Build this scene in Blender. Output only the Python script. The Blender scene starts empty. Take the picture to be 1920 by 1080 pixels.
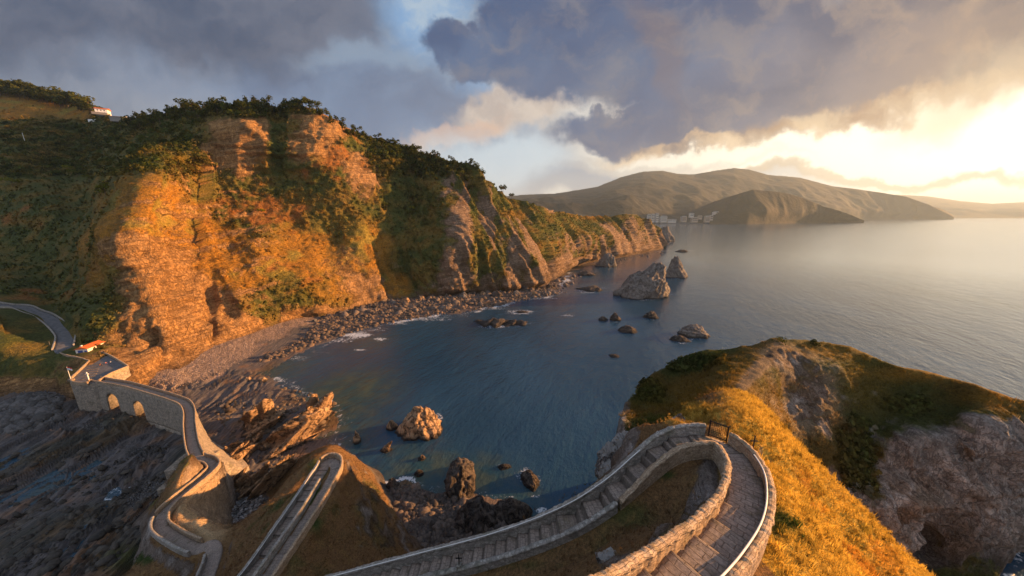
import bpy, bmesh, math, random
import numpy as np
from mathutils import Vector, Matrix
random.seed(7); RNG = np.random.RandomState(7)
scene = bpy.context.scene
# ------------------------------------------------------------------ camera
F = 587.0; PIT = math.atan(136/587.0); CAMZ = 75.0
CP, SP = math.cos(PIT), math.sin(PIT)
cam_d = bpy.data.cameras.new('camera'); cam = bpy.data.objects.new('camera', cam_d)
scene.collection.objects.link(cam)
cam_d.sensor_width = 36; cam_d.lens = F/1920*36; cam_d.clip_start = .2; cam_d.clip_end = 90000
cam.location = (0, 0, CAMZ); cam.rotation_euler = (math.pi/2-PIT, 0, 0)
scene.camera = cam
# ------------------------------------------------------------------ light
EXPO = 1.6
SUN_AZ, SUN_EL = math.radians(76), math.radians(10)          # azimuth clockwise from +Y
SD = Vector((math.sin(SUN_AZ)*math.cos(SUN_EL), math.cos(SUN_AZ)*math.cos(SUN_EL), math.sin(SUN_EL)))
sl = bpy.data.lights.new('sun', 'SUN'); sl.energy = 5.0; sl.angle = math.radians(.6); sl.color = (1, .51, .19)
sun = bpy.data.objects.new('sun', sl); scene.collection.objects.link(sun)
sun.rotation_euler = SD.to_track_quat('Z', 'Y').to_euler()
vs = scene.view_settings; vs.view_transform = 'Standard'; vs.look = 'None'; vs.gamma = 1; vs.exposure = EXPO
scene.cycles.use_denoising = True
scene.cycles.max_bounces = 6; scene.cycles.transparent_max_bounces = 8
scene.cycles.volume_bounces = 0; scene.cycles.diffuse_bounces = 2; scene.cycles.glossy_bounces = 3
scene.cycles.sample_clamp_indirect = 5

def lin(r, g, b, k=1.0):
    o = []
    for c in (r, g, b):
        c /= 255.0
        o.append((c/12.92 if c <= .04045 else ((c+.055)/1.055)**2.4)*k)
    return tuple(o)
# ------------------------------------------------------------------ pixel <-> world (photo pixels of 1920x1080)
def ray(u, v):
    u = np.asarray(u, float); v = np.asarray(v, float)
    xd = (u-960)/F; yd = (v-540)/F
    return xd, CP-yd*SP, -SP-yd*CP
def at_t(u, v, t):
    x, y, z = ray(u, v); return np.stack([x*t, y*t, CAMZ+z*t], -1)
def at_z(u, v, z):
    return at_t(u, v, (z-CAMZ)/ray(u, v)[2])
def at_y(u, v, y):
    return at_t(u, v, y/ray(u, v)[1])
def V3(a): return Vector((float(a[0]), float(a[1]), float(a[2])))
# ------------------------------------------------------------------ node helper
class NT:
    def __init__(s, tree): s.t = tree; s.n = tree.nodes; s.l = tree.links
    def new(s, typ, props=None, ins=None):
        nd = s.n.new(typ)
        for k, v in (props or {}).items(): setattr(nd, k, v)
        for k, v in (ins or {}).items():
            sk = nd.inputs[k]
            if isinstance(v, bpy.types.NodeSocket): s.l.new(v, sk)
            else:
                if sk.type in ('RGBA',) and len(v) == 3: v = (*v, 1)
                sk.default_value = v
        return nd
    def m(s, op, a, b=None, c=None, clamp=False):
        ins = {0: a}
        if b is not None: ins[1] = b
        if c is not None: ins[2] = c
        return s.new('ShaderNodeMath', {'operation': op, 'use_clamp': clamp}, ins).outputs[0]
    def vm(s, op, a, b=None, scale=None):
        ins = {0: a}
        if b is not None: ins[1] = b
        if scale is not None: ins['Scale'] = scale
        nd = s.new('ShaderNodeVectorMath', {'operation': op}, ins)
        return nd.outputs['Value'] if op in ('DOT_PRODUCT', 'LENGTH', 'DISTANCE') else nd.outputs[0]
    def mix(s, f, a, b, blend='MIX'):
        nd = s.new('ShaderNodeMix', {'data_type': 'RGBA', 'blend_type': blend})
        for k, v in ((0, f), (6, a), (7, b)):
            if isinstance(v, bpy.types.NodeSocket): s.l.new(v, nd.inputs[k])
            else: nd.inputs[k].default_value = (*v, 1) if (k > 0 and len(v) == 3) else v
        return nd.outputs[2]
    def noise(s, vec, scale, detail=4, rough=.55, dist=0, typ=None):
        nd = s.new('ShaderNodeTexNoise', {}, {'Scale': scale, 'Detail': detail, 'Roughness': rough, 'Distortion': dist})
        if vec is not None: s.l.new(vec, nd.inputs['Vector'])
        return nd.outputs['Fac']
    def ss(s, x, a, b, to0=0., to1=1.):
        nd = s.new('ShaderNodeMapRange', {'interpolation_type': 'SMOOTHSTEP'}, {0: x, 1: a, 2: b, 3: to0, 4: to1})
        return nd.outputs[0]
    def ramp(s, f, stops):
        nd = s.new('ShaderNodeValToRGB', {}, {0: f}); cr = nd.color_ramp
        while len(cr.elements) < len(stops): cr.elements.new(.5)
        for e, (p, c) in zip(cr.elements, stops): e.position = p; e.color = (*c, 1)
        return nd.outputs[0]
    def bump(s, h, strength, dist, normal=None):
        ins = {'Height': h, 'Strength': strength, 'Distance': dist}
        if normal is not None: ins['Normal'] = normal
        return s.new('ShaderNodeBump', {}, ins).outputs[0]
    def comb(s, x, y, z=0.):
        return s.new('ShaderNodeCombineXYZ', {}, {0: x, 1: y, 2: z}).outputs[0]
# ------------------------------------------------------------------ world: Nishita sky + clouds placed by direction
world = bpy.data.worlds.new('World'); scene.world = world; world.use_nodes = True
world.node_tree.nodes.clear(); W = NT(world.node_tree)
K = 1.0/(2**EXPO)
sky = W.new('ShaderNodeTexSky', {'sky_type': 'NISHITA', 'sun_disc': False, 'sun_elevation': SUN_EL, 'sun_rotation': SUN_AZ, 'altitude': 60.0, 'dust_density': 2.0})
skyc = W.mix(1.0, sky.outputs[0], (.045, .05, .06), 'MULTIPLY')
tc = W.new('ShaderNodeTexCoord').outputs['Generated']
sx = W.new('ShaderNodeSeparateXYZ', {}, {0: tc})
X_, Y_, Z_ = sx.outputs
Yc = W.m('MAXIMUM', Y_, .08)
Uc = W.m('DIVIDE', X_, Yc); Vc = W.m('DIVIDE', Z_, Yc)
front = W.ss(Y_, .08, .3)
UV = W.comb(Uc, Vc)
# warp
wn = W.new('ShaderNodeTexNoise', {}, {'Vector': UV, 'Scale': 2.2, 'Detail': 7, 'Roughness': .58})
warp = W.vm('SCALE', W.vm('SUBTRACT', wn.outputs['Color'], (.5, .5, .5)), scale=.42)
UVw = W.vm('ADD', UV, warp)
wn2 = W.new('ShaderNodeTexNoise', {}, {'Vector': UV, 'Scale': 6.5, 'Detail': 7, 'Roughness': .6})
warp2 = W.vm('SCALE', W.vm('SUBTRACT', wn2.outputs['Color'], (.5, .5, .5)), scale=.20)
UVx = W.vm('ADD', UV, W.vm('ADD', W.vm('SCALE', warp, scale=.35), warp2))
def uvdir(u, v):
    x, y, z = ray(u, v); return np.array([x/y, z/y])
def blob(cu, cv, ru, rv, ang, soft, crisp=False):
    """1 at centre .. 0 outside; soft = width of the edge relative to the radius"""
    a = math.radians(ang)
    c = uvdir(cu, cv)
    e1 = uvdir(cu+ru*math.cos(a), cv+ru*math.sin(a))-c
    e2 = uvdir(cu-rv*math.sin(a), cv+rv*math.cos(a))-c
    Mi = np.linalg.inv(np.array([[e1[0], e2[0]], [e1[1], e2[1]]]))
    p = W.vm('SUBTRACT', UVx if crisp else UVw, (float(c[0]), float(c[1]), 0))
    a1 = W.vm('DOT_PRODUCT', p, (float(Mi[0, 0]), float(Mi[0, 1]), 0)); a2 = W.vm('DOT_PRODUCT', p, (float(Mi[1, 0]), float(Mi[1, 1]), 0))
    r = W.vm('LENGTH', W.comb(a1, a2))
    return W.ss(r, 1.0+soft/2, 1.0-soft/2)
col = W.mix(.72, skyc, W.mix(front, lin(196, 208, 230, K), lin(104, 131, 166, K)))  # unseen sky behind the camera is brightened to add fill light
def over(mask, c, w=1.0):
    global col
    f = W.m('MULTIPLY', W.m('MULTIPLY', mask, w), front)
    col = W.mix(f, col, c if isinstance(c, bpy.types.NodeSocket) else lin(*c, K))
cn = W.noise(W.vm('MULTIPLY', UVw, (1., 2.2, 1.)), 2.6, 8, .6)      # cloud detail
cn2 = W.noise(W.vm('MULTIPLY', UVx, (1., 1.8, 1.)), 5.5, 7, .6)
over(blob(1150, 320, 560, 140, 0, 1.0), (222, 227, 228), 1.)
over(blob(2000, 330, 900, 260, 0, 1.5), (246, 234, 212), 1.0)
hot = lin(255, 243, 218, K); over(blob(2120, 310, 640, 150, 0, 1.8), W.mix(0., tuple(q*2.1 for q in hot), (0., 0., 0.)), .9)
over(blob(980, 345, 560, 26, 0, .8), (140, 155, 176), .75)
over(blob(1650, 322, 420, 11, -2, 1.0), (214, 190, 158), .7)
over(blob(1120, 312, 300, 10, -2, 1.2), (190, 185, 180), .5)
# left half
mL = blob(260, 36, 530, 92, 3, .75)
over(blob(250, 145, 420, 70, 4, 1.1), W.mix(W.ss(cn, .35, .68), lin(100, 118, 144, K), lin(150, 156, 168, K)), .9)
over(blob(760, 200, 300, 85, 12, .9), W.mix(W.ss(cn, .35, .65), lin(84, 104, 138, K), lin(112, 136, 168, K)), .9)
over(mL, W.mix(W.ss(cn, .36, .66), lin(58, 78, 108, K), lin(104, 112, 132, K)), .97)
over(blob(845, 45, 125, 110, 30, .9), W.mix(W.ss(cn2, .4, .62), lin(128, 168, 210, K), lin(168, 190, 210, K)), 1.)
over(blob(700, 130, 110, 20, 8, 1.2), (138, 160, 184), .7)
over(blob(965, 195, 125, 40, -18, .6, True), W.mix(W.ss(cn2, .38, .6), lin(196, 180, 168, K), lin(222, 206, 190, K)), .85)
over(blob(640, 225, 420, 44, 12, 1.2), (112, 138, 172), .55)
over(blob(860, 255, 95, 22, -22, .7, True), (222, 188, 166), .7)
over(blob(1010, 150, 55, 22, -20, .6, True), (214, 196, 178), .7)
over(blob(940, 290, 110, 50, 0, .9), (208, 224, 234), .85)
# the big dark cloud
lit = W.ss(W.m('SUBTRACT', Uc, W.m('MULTIPLY', Vc, .25)), .15, 1.5)
base = W.mix(lit, lin(78, 104, 142, K), lin(176, 150, 130, K))
cn3 = W.noise(W.vm('MULTIPLY', W.new('ShaderNodeVectorRotate', {}, {'Vector': UVw, 'Angle': -.35}).outputs[0], (.8, 2.6, 1.)), 1.7, 6, .55)
base = W.mix(W.ss(cn3, .38, .62), W.mix(lit, lin(54, 82, 124, K), lin(124, 114, 116, K)), base)
base = W.mix(W.m('MULTIPLY', W.ss(cn2, .45, .68), .6), base, W.mix(lit, lin(130, 128, 136, K), lin(206, 172, 138, K)))
ms = [blob(1250, 60, 360, 150, 6, .3, True), blob(1200, 240, 170, 52, 0, .3, True), blob(1480, 168, 330, 78, -8, .35, True),
      blob(1820, 45, 460, 125, -8, .5, True), blob(880, 105, 84, 46, 35, .3, True), blob(1010, 90, 160, 95, 0, .3, True)]
mm = ms[0]
for k in ms[1:]: mm = W.m('MAXIMUM', mm, k)
over(mm, base, .97)
over(blob(1330, 268, 210, 15, -9, .8, True), W.mix(W.ss(cn2, .4, .6), lin(140, 122, 114, K), lin(232, 196, 152, K)), .7)
over(blob(1660, 196, 310, 24, -13, 1.0, True), W.mix(W.ss(cn2, .36, .62), lin(204, 166, 128, K), lin(248, 218, 176, K)), .7)
over(blob(1860, 165, 190, 46, -18, 1.1), (244, 216, 178), .6)
over(blob(1240, 90, 120, 24, 60, 1.3), (140, 112, 98), .3)
bg = W.new('ShaderNodeBackground', {}, {'Color': col, 'Strength': 1.0})
W.l.new(bg.outputs[0], W.new('ShaderNodeOutputWorld').inputs[0])
world.cycles.sampling_method = 'MANUAL'; world.cycles.sample_map_resolution = 512
# ------------------------------------------------------------------ numpy noise
def _h(i, j, k, s):
    n = (i.astype(np.int64)*374761393 + j.astype(np.int64)*668265263 + k.astype(np.int64)*2147483647 + s*974711) & 0x7fffffff
    n = ((n ^ (n >> 13))*1274126177) & 0x7fffffff
    return ((n ^ (n >> 16)) & 0xffff)/65535.0
def vn(p, s=0):
    f = np.floor(p); t = p-f; i, j, k = f[..., 0], f[..., 1], f[..., 2]; t = t*t*(3-2*t); a, b, c = t[..., 0], t[..., 1], t[..., 2]
    def L(x, y, z): return _h(i+x, j+y, k+z, s)
    r0 = (L(0,0,0)*(1-a)+L(1,0,0)*a)*(1-b)+(L(0,1,0)*(1-a)+L(1,1,0)*a)*b
    r1 = (L(0,0,1)*(1-a)+L(1,0,1)*a)*(1-b)+(L(0,1,1)*(1-a)+L(1,1,1)*a)*b
    return r0*(1-c)+r1*c
def fbm(p, o=4, s=0, g=.5):
    a = 1.; r = 0.; tot = 0.
    for q in range(o):
        r = r+a*(vn(p*(2.03**q)+q*17.3, s+q)-.5); tot += a; a *= g
    return r/tot*2          # about -1..1
def ridged(p, o=3, s=0):
    a = 1.; r = 0.; tot = 0.
    for q in range(o):
        r = r+a*(1-abs(2*vn(p*(2.1**q)+q*9.1, s+q)-1)); tot += a; a *= .5
    return r/tot            # 0..1
def sst(x, a, b):
    t = np.clip((x-a)/(b-a), 0, 1); return t*t*(3-2*t)
class TPS:
    def __init__(s, xy, w, scale=1., smooth=0.):
        s.c = np.asarray(xy, float)/scale; s.sc = scale; n = len(s.c)
        A = np.zeros((n+3, n+3)); A[:n, :n] = s.k(s.c, s.c)+np.eye(n)*smooth
        A[:n, n] = 1; A[:n, n+1:] = s.c; A[n, :n] = 1; A[n+1:, :n] = s.c.T
        w = np.asarray(w, float)
        s.w = np.linalg.lstsq(A, np.concatenate([w, np.zeros((3,)+w.shape[1:])]), rcond=None)[0]
    @staticmethod
    def k(a, b):
        d2 = ((a[:, None]-b[None])**2).sum(-1); return .5*d2*np.log(d2+1e-12)
    def __call__(s, xy):
        xy = np.asarray(xy, float); sh = xy.shape[:-1]; q = xy.reshape(-1, 2)/s.sc; out = []
        for i in range(0, len(q), 20000):
            c = q[i:i+20000]; out.append(s.k(c, s.c)@s.w[:-3]+s.w[-3]+c@s.w[-2:])
        return np.concatenate(out).reshape(sh+np.shape(s.w)[1:])
class LIN:
    """multiquadric-ish interpolation without overshoot (phi = r)"""
    def __init__(s, xy, w):
        s.c = np.asarray(xy, float); n = len(s.c)
        A = np.ones((n+1, n+1)); A[n, n] = 0; A[:n, :n] = s.k(s.c, s.c)
        s.w = np.linalg.lstsq(A, np.concatenate([w, [0]]), rcond=None)[0]
    @staticmethod
    def k(a, b): return np.sqrt(((a[:, None]-b[None])**2).sum(-1)+4.0)
    def __call__(s, xy):
        xy = np.asarray(xy, float); sh = xy.shape[:-1]; q = xy.reshape(-1, 2); out = []
        for i in range(0, len(q), 20000):
            c = q[i:i+20000]; out.append(s.k(c, s.c)@s.w[:-1]+s.w[-1])
        return np.concatenate(out).reshape(sh)
# ------------------------------------------------------------------ mesh helpers
def link(o, parent=None):
    scene.collection.objects.link(o)
    if parent is not None: o.parent = parent
    return o
def tag(o, label=None, cat=None, group=None, kind=None):
    if label: o['label'] = label
    if cat: o['category'] = cat
    if group: o['group'] = group
    if cat and not kind: kind = 'thing'
    if kind: o['kind'] = kind
    return o
def empty(name, loc=(0, 0, 0), rz=0):
    o = bpy.data.objects.new(name, None); o.location = tuple(float(q) for q in loc); o.rotation_euler = (0, 0, rz); o.empty_display_size = .3
    return link(o)
def mesh_np(name, V, Q, mats=(), cols=None, attrs=None, smooth=True, mi=None, parent=None):
    """V (n,3), Q (m,k) faces all with k corners"""
    V = np.ascontiguousarray(V, np.float32); Q = np.ascontiguousarray(Q, np.int32)
    me = bpy.data.meshes.new(name); k = Q.shape[1]
    me.vertices.add(len(V)); me.vertices.foreach_set('co', V.ravel())
    me.loops.add(Q.size); me.loops.foreach_set('vertex_index', Q.ravel())
    me.polygons.add(len(Q)); me.polygons.foreach_set('loop_start', np.arange(0, Q.size, k, dtype=np.int32))
    me.polygons.foreach_set('loop_total', np.full(len(Q), k, np.int32))
    if smooth: me.polygons.foreach_set('use_smooth', np.ones(len(Q), bool))
    if mi is not None: me.polygons.foreach_set('material_index', np.asarray(mi, np.int32))
    for m_ in mats: me.materials.append(m_)
    if cols is not None:
        a = me.attributes.new('Col', 'FLOAT_COLOR', 'POINT'); c = np.ones((len(V), 4), np.float32); c[:, :3] = cols; a.data.foreach_set('color', c.ravel())
    for n_, w in (attrs or {}).items():
        a = me.attributes.new(n_, 'FLOAT', 'POINT'); a.data.foreach_set('value', np.ascontiguousarray(w, np.float32).ravel())
    me.update(calc_edges=True); me.validate()
    return link(bpy.data.objects.new(name, me), parent)
def grid_q(nr, nc, mask=None):
    i = np.arange(nr*nc).reshape(nr, nc)
    q = np.stack([i[:-1, :-1], i[:-1, 1:], i[1:, 1:], i[1:, :-1]], -1)
    return q.reshape(-1, 4) if mask is None else q[mask]
def grid_obj(name, P, mat, cols=None, attrs=None, flip=False, mask=None, parent=None):
    nr, nc = P.shape[:2]; q = grid_q(nr, nc, mask)
    if flip: q = q[:, ::-1]
    return mesh_np(name, P.reshape(-1, 3), q, [mat], None if cols is None else cols.reshape(-1, 3),
                   {k: v.reshape(-1) for k, v in (attrs or {}).items()}, parent=parent)
def normals(P):
    du = np.gradient(P, axis=1); dv = np.gradient(P, axis=0); n = np.cross(du, dv)
    return n/(np.linalg.norm(n, axis=-1, keepdims=True)+1e-9)
def cr(pts, n=12):
    """Catmull-Rom through pts (any dim)"""
    p = np.asarray(pts, float); p = np.vstack([2*p[0]-p[1], p, 2*p[-1]-p[-2]]); out = []
    for i in range(1, len(p)-2):
        for t in np.linspace(0, 1, n, endpoint=False):
            a, b, c, d = p[i-1:i+3]
            out.append(.5*((2*b)+(-a+c)*t+(2*a-5*b+4*c-d)*t*t+(-a+3*b-3*c+d)*t**3))
    out.append(p[-2]); return np.array(out)
def resample(L, ds):
    d = np.concatenate([[0], np.cumsum(np.linalg.norm(np.diff(L[:, :2], axis=0), axis=1))])
    n = max(2, int(d[-1]/ds)+1); s = np.linspace(0, d[-1], n)
    return np.stack([np.interp(s, d, L[:, k]) for k in range(L.shape[1])], -1), s
def perp(L):
    t = np.gradient(L[:, :2], axis=0); t /= np.linalg.norm(t, axis=1, keepdims=True)+1e-9
    return np.stack([-t[:, 1], t[:, 0]], -1)       # left of travel
def offset(L, d):
    o = L.copy(); o[:, :2] += perp(L)*(d*L[:, 3:4] if L.shape[1] > 3 else d); return o
# ------------------------------------------------------------------ materials
def mat(name):
    m_ = bpy.data.materials.new(name); m_.use_nodes = True; m_.node_tree.nodes.clear(); N = NT(m_.node_tree)
    out = N.new('ShaderNodeOutputMaterial'); return m_, N, out
def finish(N, out, colr, rough=.9, normal=None, spec=.3, metal=0., extra=None):
    ins = {'Base Color': colr, 'Roughness': rough, 'Metallic': metal, 'Specular IOR Level': spec}
    if normal is not None: ins['Normal'] = normal
    ins.update(extra or {})
    b = N.new('ShaderNodeBsdfPrincipled', {}, ins); N.l.new(b.outputs[0], out.inputs[0]); return b
def terrain_mat(name, sc=1.0, crack=.5, vor_w=0., cks=.28, ckz=.6, strata_n=(.82, .0, .57), freq=.55, bstr=1., bdist=1.2, fine=.6):
    """vertex colour = the land's own colour, attribute rock = where bare rock shows"""
    m_, N, out = mat(name)
    pos = N.new('ShaderNodeNewGeometry').outputs['Position']
    c = N.new('ShaderNodeAttribute', {'attribute_name': 'Col'}).outputs['Color']
    rk = N.new('ShaderNodeAttribute', {'attribute_name': 'rock'}).outputs['Fac']
    n1 = N.noise(pos, .12/sc, 5, .6); n2 = N.noise(pos, .9/sc, 5, .65); n3 = N.noise(pos, 3.5/sc, 4, .65)
    s = N.m('ADD', N.vm('DOT_PRODUCT', pos, strata_n), N.m('MULTIPLY', n1, 2.6*sc))
    st = N.noise(N.comb(N.m('MULTIPLY', s, freq/sc), 0., 0.), 2.2, 5, .75)
    pv = N.vm('ADD', N.vm('MULTIPLY', pos, (1., .25, 1.)), (0., 0., 0.))
    st2 = N.noise(N.comb(s, N.vm('DOT_PRODUCT', pos, (0, .12, 0)), N.vm('DOT_PRODUCT', pos, (-.08, 0, .12))), 1.5*freq/sc, 6, .7)
    rv = N.mix(N.ss(st2, .3, .7), N.mix(1., c, (.78, .76, .74), 'MULTIPLY'), N.mix(1., c, (1.35, 1.3, 1.25), 'MULTIPLY'))
    rv = N.mix(N.m('MULTIPLY', N.ss(st, .52, .38), N.ss(n1, .35, .65)), rv, N.mix(1., c, (.42, .36, .34), 'MULTIPLY'))
    vv = N.mix(N.ss(n2, .32, .68), N.mix(1., c, (.62, .66, .6), 'MULTIPLY'), N.mix(1., c, (1.38, 1.3, 1.15), 'MULTIPLY'))
    rkm = N.ss(N.m('ADD', rk, N.m('MULTIPLY', N.m('SUBTRACT', n2, .5), .9)), .4, .6)
    cc = N.mix(rkm, vv, rv)
    cc = N.mix(fine, cc, N.mix(N.ss(n3, .3, .7), (.55, .55, .55), (1.45, 1.45, 1.45)), 'MULTIPLY')
    vo = N.new('ShaderNodeTexVoronoi', {'feature': 'DISTANCE_TO_EDGE'}, {'Vector': N.vm('ADD', N.vm('MULTIPLY', pos, (1., 1., ckz)), N.vm('SCALE', N.new('ShaderNodeTexNoise', {}, {'Vector': pos, 'Scale': .5/sc, 'Detail': 4}).outputs['Color'], scale=3.4*sc)), 'Scale': cks/sc}).outputs[0]
    wv = N.vm('MULTIPLY', pos, (1., 1., .5))
    v1 = N.m('ABSOLUTE', N.m('SUBTRACT', N.noise(wv, .13/sc, 5, .6, .4), .5)); v2 = N.m('ABSOLUTE', N.m('SUBTRACT', N.noise(wv, .42/sc, 5, .62, .6), .5))
    vein = N.m('MAXIMUM', N.ss(v1, .03, .0), N.m('MULTIPLY', N.ss(v2, .05, .0), .8))
    vein = N.m('MAXIMUM', vein, N.m('MULTIPLY', N.ss(vo, .08, .0), vor_w))
    ck = N.m('MULTIPLY', vein, N.m('MULTIPLY', rkm, crack))
    cc = N.mix(ck, cc, N.mix(1., cc, (.3, .26, .25), 'MULTIPLY'))
    n4 = N.noise(pos, .35/sc, 5, .7)
    h = N.m('SUBTRACT', N.m('MULTIPLY', n4, N.m('MULTIPLY', rkm, 1.5)), N.m('MULTIPLY', ck, .8))
    h = N.m('ADD', h, N.m('MULTIPLY', st2, N.m('MULTIPLY', rkm, 1.2)))
    h = N.m('ADD', h, N.m('ADD', N.m('MULTIPLY', n2, .9), N.m('MULTIPLY', n3, .35)))
    nb = N.bump(h, bstr, bdist)
    finish(N, out, cc, .92, nb, .15)
    return m_
# ================================================================== SETTING: sea
def make_sea():
    us = np.concatenate([np.linspace(-5200, -300, 40), np.arange(-295, 2300, 6.), np.linspace(2320, 6500, 40)])
    vs_ = np.concatenate([[404.8, 405.4, 406.2, 407.2, 408.5], np.arange(410, 560, 2.2), np.arange(560, 1130, 4.), np.linspace(1140, 2400, 20)])
    U, Vv = np.meshgrid(us, vs_); P = at_z(U, Vv, 0.0)
    r = np.linalg.norm(P[..., :2], axis=-1); k = np.minimum(1, 29000/r); P[..., :2] *= k[..., None]
    x, y = P[..., 0], P[..., 1]
    # shallows: green-teal near the coves
    sh = np.zeros_like(x)
    for (a, b, ra, w) in ((640, 740, 26, 1.), (470, 700, 30, .8), (560, 800, 30, 1.), (640, 830, 16, .8), (800, 890, 15, .9), (900, 900, 14, .8), (960, 950, 12, .8), (760, 860, 14, .6), (1000, 970, 10, .6),
                          (700, 640, 22, .5), (300, 1000, 40, .6), (100, 900, 50, .6), (820, 610, 20, .3), (700, 900, 12, .6)):
        c = at_z(a, b, 0); sh = np.maximum(sh, w*np.exp(-((x-c[0])**2+(y-c[1])**2)/ra**2))
    fo = np.zeros_like(x)
    for (a, b, ru, rv, w) in FOAM:
        fo = np.maximum(fo, w*sst(1-(((U-a)/ru)**2+((Vv-b)/rv)**2)**.5, 0, .7))
    k_ = (y < 420) & (U > -350) & (U < 1320) & (Vv > 465)
    zz = np.full_like(x, -9.); zz[k_] = fs_h(x[k_], y[k_]); fo = np.maximum(fo, .95*np.exp(-((zz+.25)/.42)**2)*sst(x, -118, -108)*(.55+.45*sst(fbm(P*.05, 2, 99), -.1, .3)))
    m_, N, out = mat('sea_water')
    pos = N.new('ShaderNodeNewGeometry').outputs['Position']
    sha = N.new('ShaderNodeAttribute', {'attribute_name': 'shallow'}).outputs['Fac']
    foa = N.new('ShaderNodeAttribute', {'attribute_name': 'foam'}).outputs['Fac']
    dist = N.vm('LENGTH', N.vm('SUBTRACT', pos, (0., 0., 75.)))
    big = N.noise(N.vm('MULTIPLY', pos, (1., .6, 1.)), .018, 3, .5)
    rp = N.new('ShaderNodeVectorRotate', {}, {'Vector': pos, 'Angle': .5}).outputs[0]
    w1 = N.noise(N.vm('MULTIPLY', rp, (1., .42, 1.)), .22, 3, .55, .3)
    w2 = N.noise(N.vm('MULTIPLY', rp, (1., .5, 1.)), .95, 4, .6, .4)
    w3 = N.noise(pos, 3.2, 2, .6)
    w0 = N.noise(N.vm('MULTIPLY', rp, (1., .3, 1.)), .05, 3, .55)
    h = N.m('ADD', N.m('ADD', N.m('MULTIPLY', w0, 1.5), N.m('MULTIPLY', w1, 1.1)), N.m('ADD', N.m('MULTIPLY', w2, .5), N.m('MULTIPLY', w3, .12)))
    nb = N.bump(h, N.m('SUBTRACT', .95, N.m('MULTIPLY', N.ss(dist, 110., 900.), .66)), .55)
    bed = N.noise(pos, .16, 5, .65)
    deep = N.mix(N.ss(big, .35, .65), (.013, .044, .082), (.021, .064, .115))
    shc = N.mix(N.ss(bed, .4, .62), (.020, .058, .058), (.055, .075, .045))
    cc = N.mix(N.m('MULTIPLY', N.ss(N.m('ADD', sha, N.m('MULTIPLY', N.m('SUBTRACT', bed, .5), .5)), .15, .95), .8), deep, shc)
    fn = N.noise(pos, .55, 8, .72, 1.2)
    fn2 = N.noise(pos, 2.2, 5, .7, .5)
    fm = N.ss(N.m('ADD', foa, N.m('MULTIPLY', N.m('ADD', N.m('MULTIPLY', N.m('SUBTRACT', fn, .5), 2.2), N.m('SUBTRACT', fn2, .5)), 1.)), .55, .95)
    fm = N.m('MULTIPLY', fm, N.ss(foa, .02, .2))
    caps = N.m('MULTIPLY', N.ss(N.noise(N.vm('MULTIPLY', rp, (1., .3, 1.)), .35, 3, .5), .77, .82), .0)
    cc = N.mix(fm, cc, (.62, .65, .68))
    ro = N.m('ADD', .05, N.m('MULTIPLY', N.ss(dist, 90., 1200.), .11))
    ro = N.m('ADD', ro, N.m('MULTIPLY', fm, .5))
    finish(N, out, cc, ro, nb, .5, extra={'IOR': 1.45})
    tag(grid_obj('sea', P, m_, attrs={'shallow': sh, 'foam': fo}, flip=True), kind='structure')
FOAM = [(975, 585, 45, 8, .8), (960, 606, 60, 9, .75), (1065, 591, 22, 5, .7), (670, 628, 50, 8, 1.0), (712, 636, 24, 6, .9), (640, 640, 40, 6, .7), (675, 656, 22, 5, .8), (560, 672, 40, 9, .6), (800, 600, 45, 7, .6),
        (520, 712, 26, 9, .8), (1190, 618, 16, 5, .4), (1178, 622, 25, 7, .5), (1152, 668, 26, 6, .55), (1282, 640, 26, 8, .7), (1212, 560, 40, 7, .6), (1245, 552, 30, 6, .5), (985, 890, 28, 22, .75), (1000, 905, 26, 26, .6), (945, 873, 28, 8, .55),
        (1002, 930, 24, 8, .6), (1016, 958, 20, 14, .8), (700, 915, 20, 10, .9), (665, 822, 18, 18, .5), (735, 800, 22, 14, .4), (820, 782, 24, 14, .7), (785, 815, 50, 10, .5), (1100, 545, 50, 10, .5), (1130, 540, 20, 5, .5),
        (1290, 470, 25, 4, .5), (1160, 505, 30, 5, .4), (870, 590, 40, 6, .5), (740, 606, 60, 6, .6), (600, 660, 40, 6, .5), (1908, 1045, 30, 30, .6), (1180, 720, 12, 40, .35), (1890, 1080, 25, 14, .6), (1205, 560, 58, 9, .55), (1272, 522, 26, 5, .5), (784, 816, 50, 13, .55), (925, 612, 50, 7, .7), (862, 940, 40, 12, .5), (722, 850, 16, 6, .5), (1304, 634, 36, 8, .5), (560, 838, 60, 14, .35), (1140, 502, 26, 5, .5), (1105, 548, 34, 5, .6), (1155, 604, 16, 4, .6), (1222, 599, 18, 4, .6), (630, 860, 40, 12, .4), (820, 915, 50, 8, .5), (920, 945, 40, 8, .4), (1010, 985, 20, 16, .5), (480, 735, 60, 10, .35), (620, 636, 90, 6, .6), (700, 618, 70, 5, .6), (820, 598, 80, 5, .6), (930, 578, 60, 5, .6), (1020, 560, 50, 5, .6),
        (1170, 700, 16, 30, .3), (1240, 470, 40, 5, .5), (1300, 482, 20, 3, .4), (10, 840, 30, 20, .5), (760, 862, 30, 12, .3), (850, 870, 14, 30, .35)]
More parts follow.
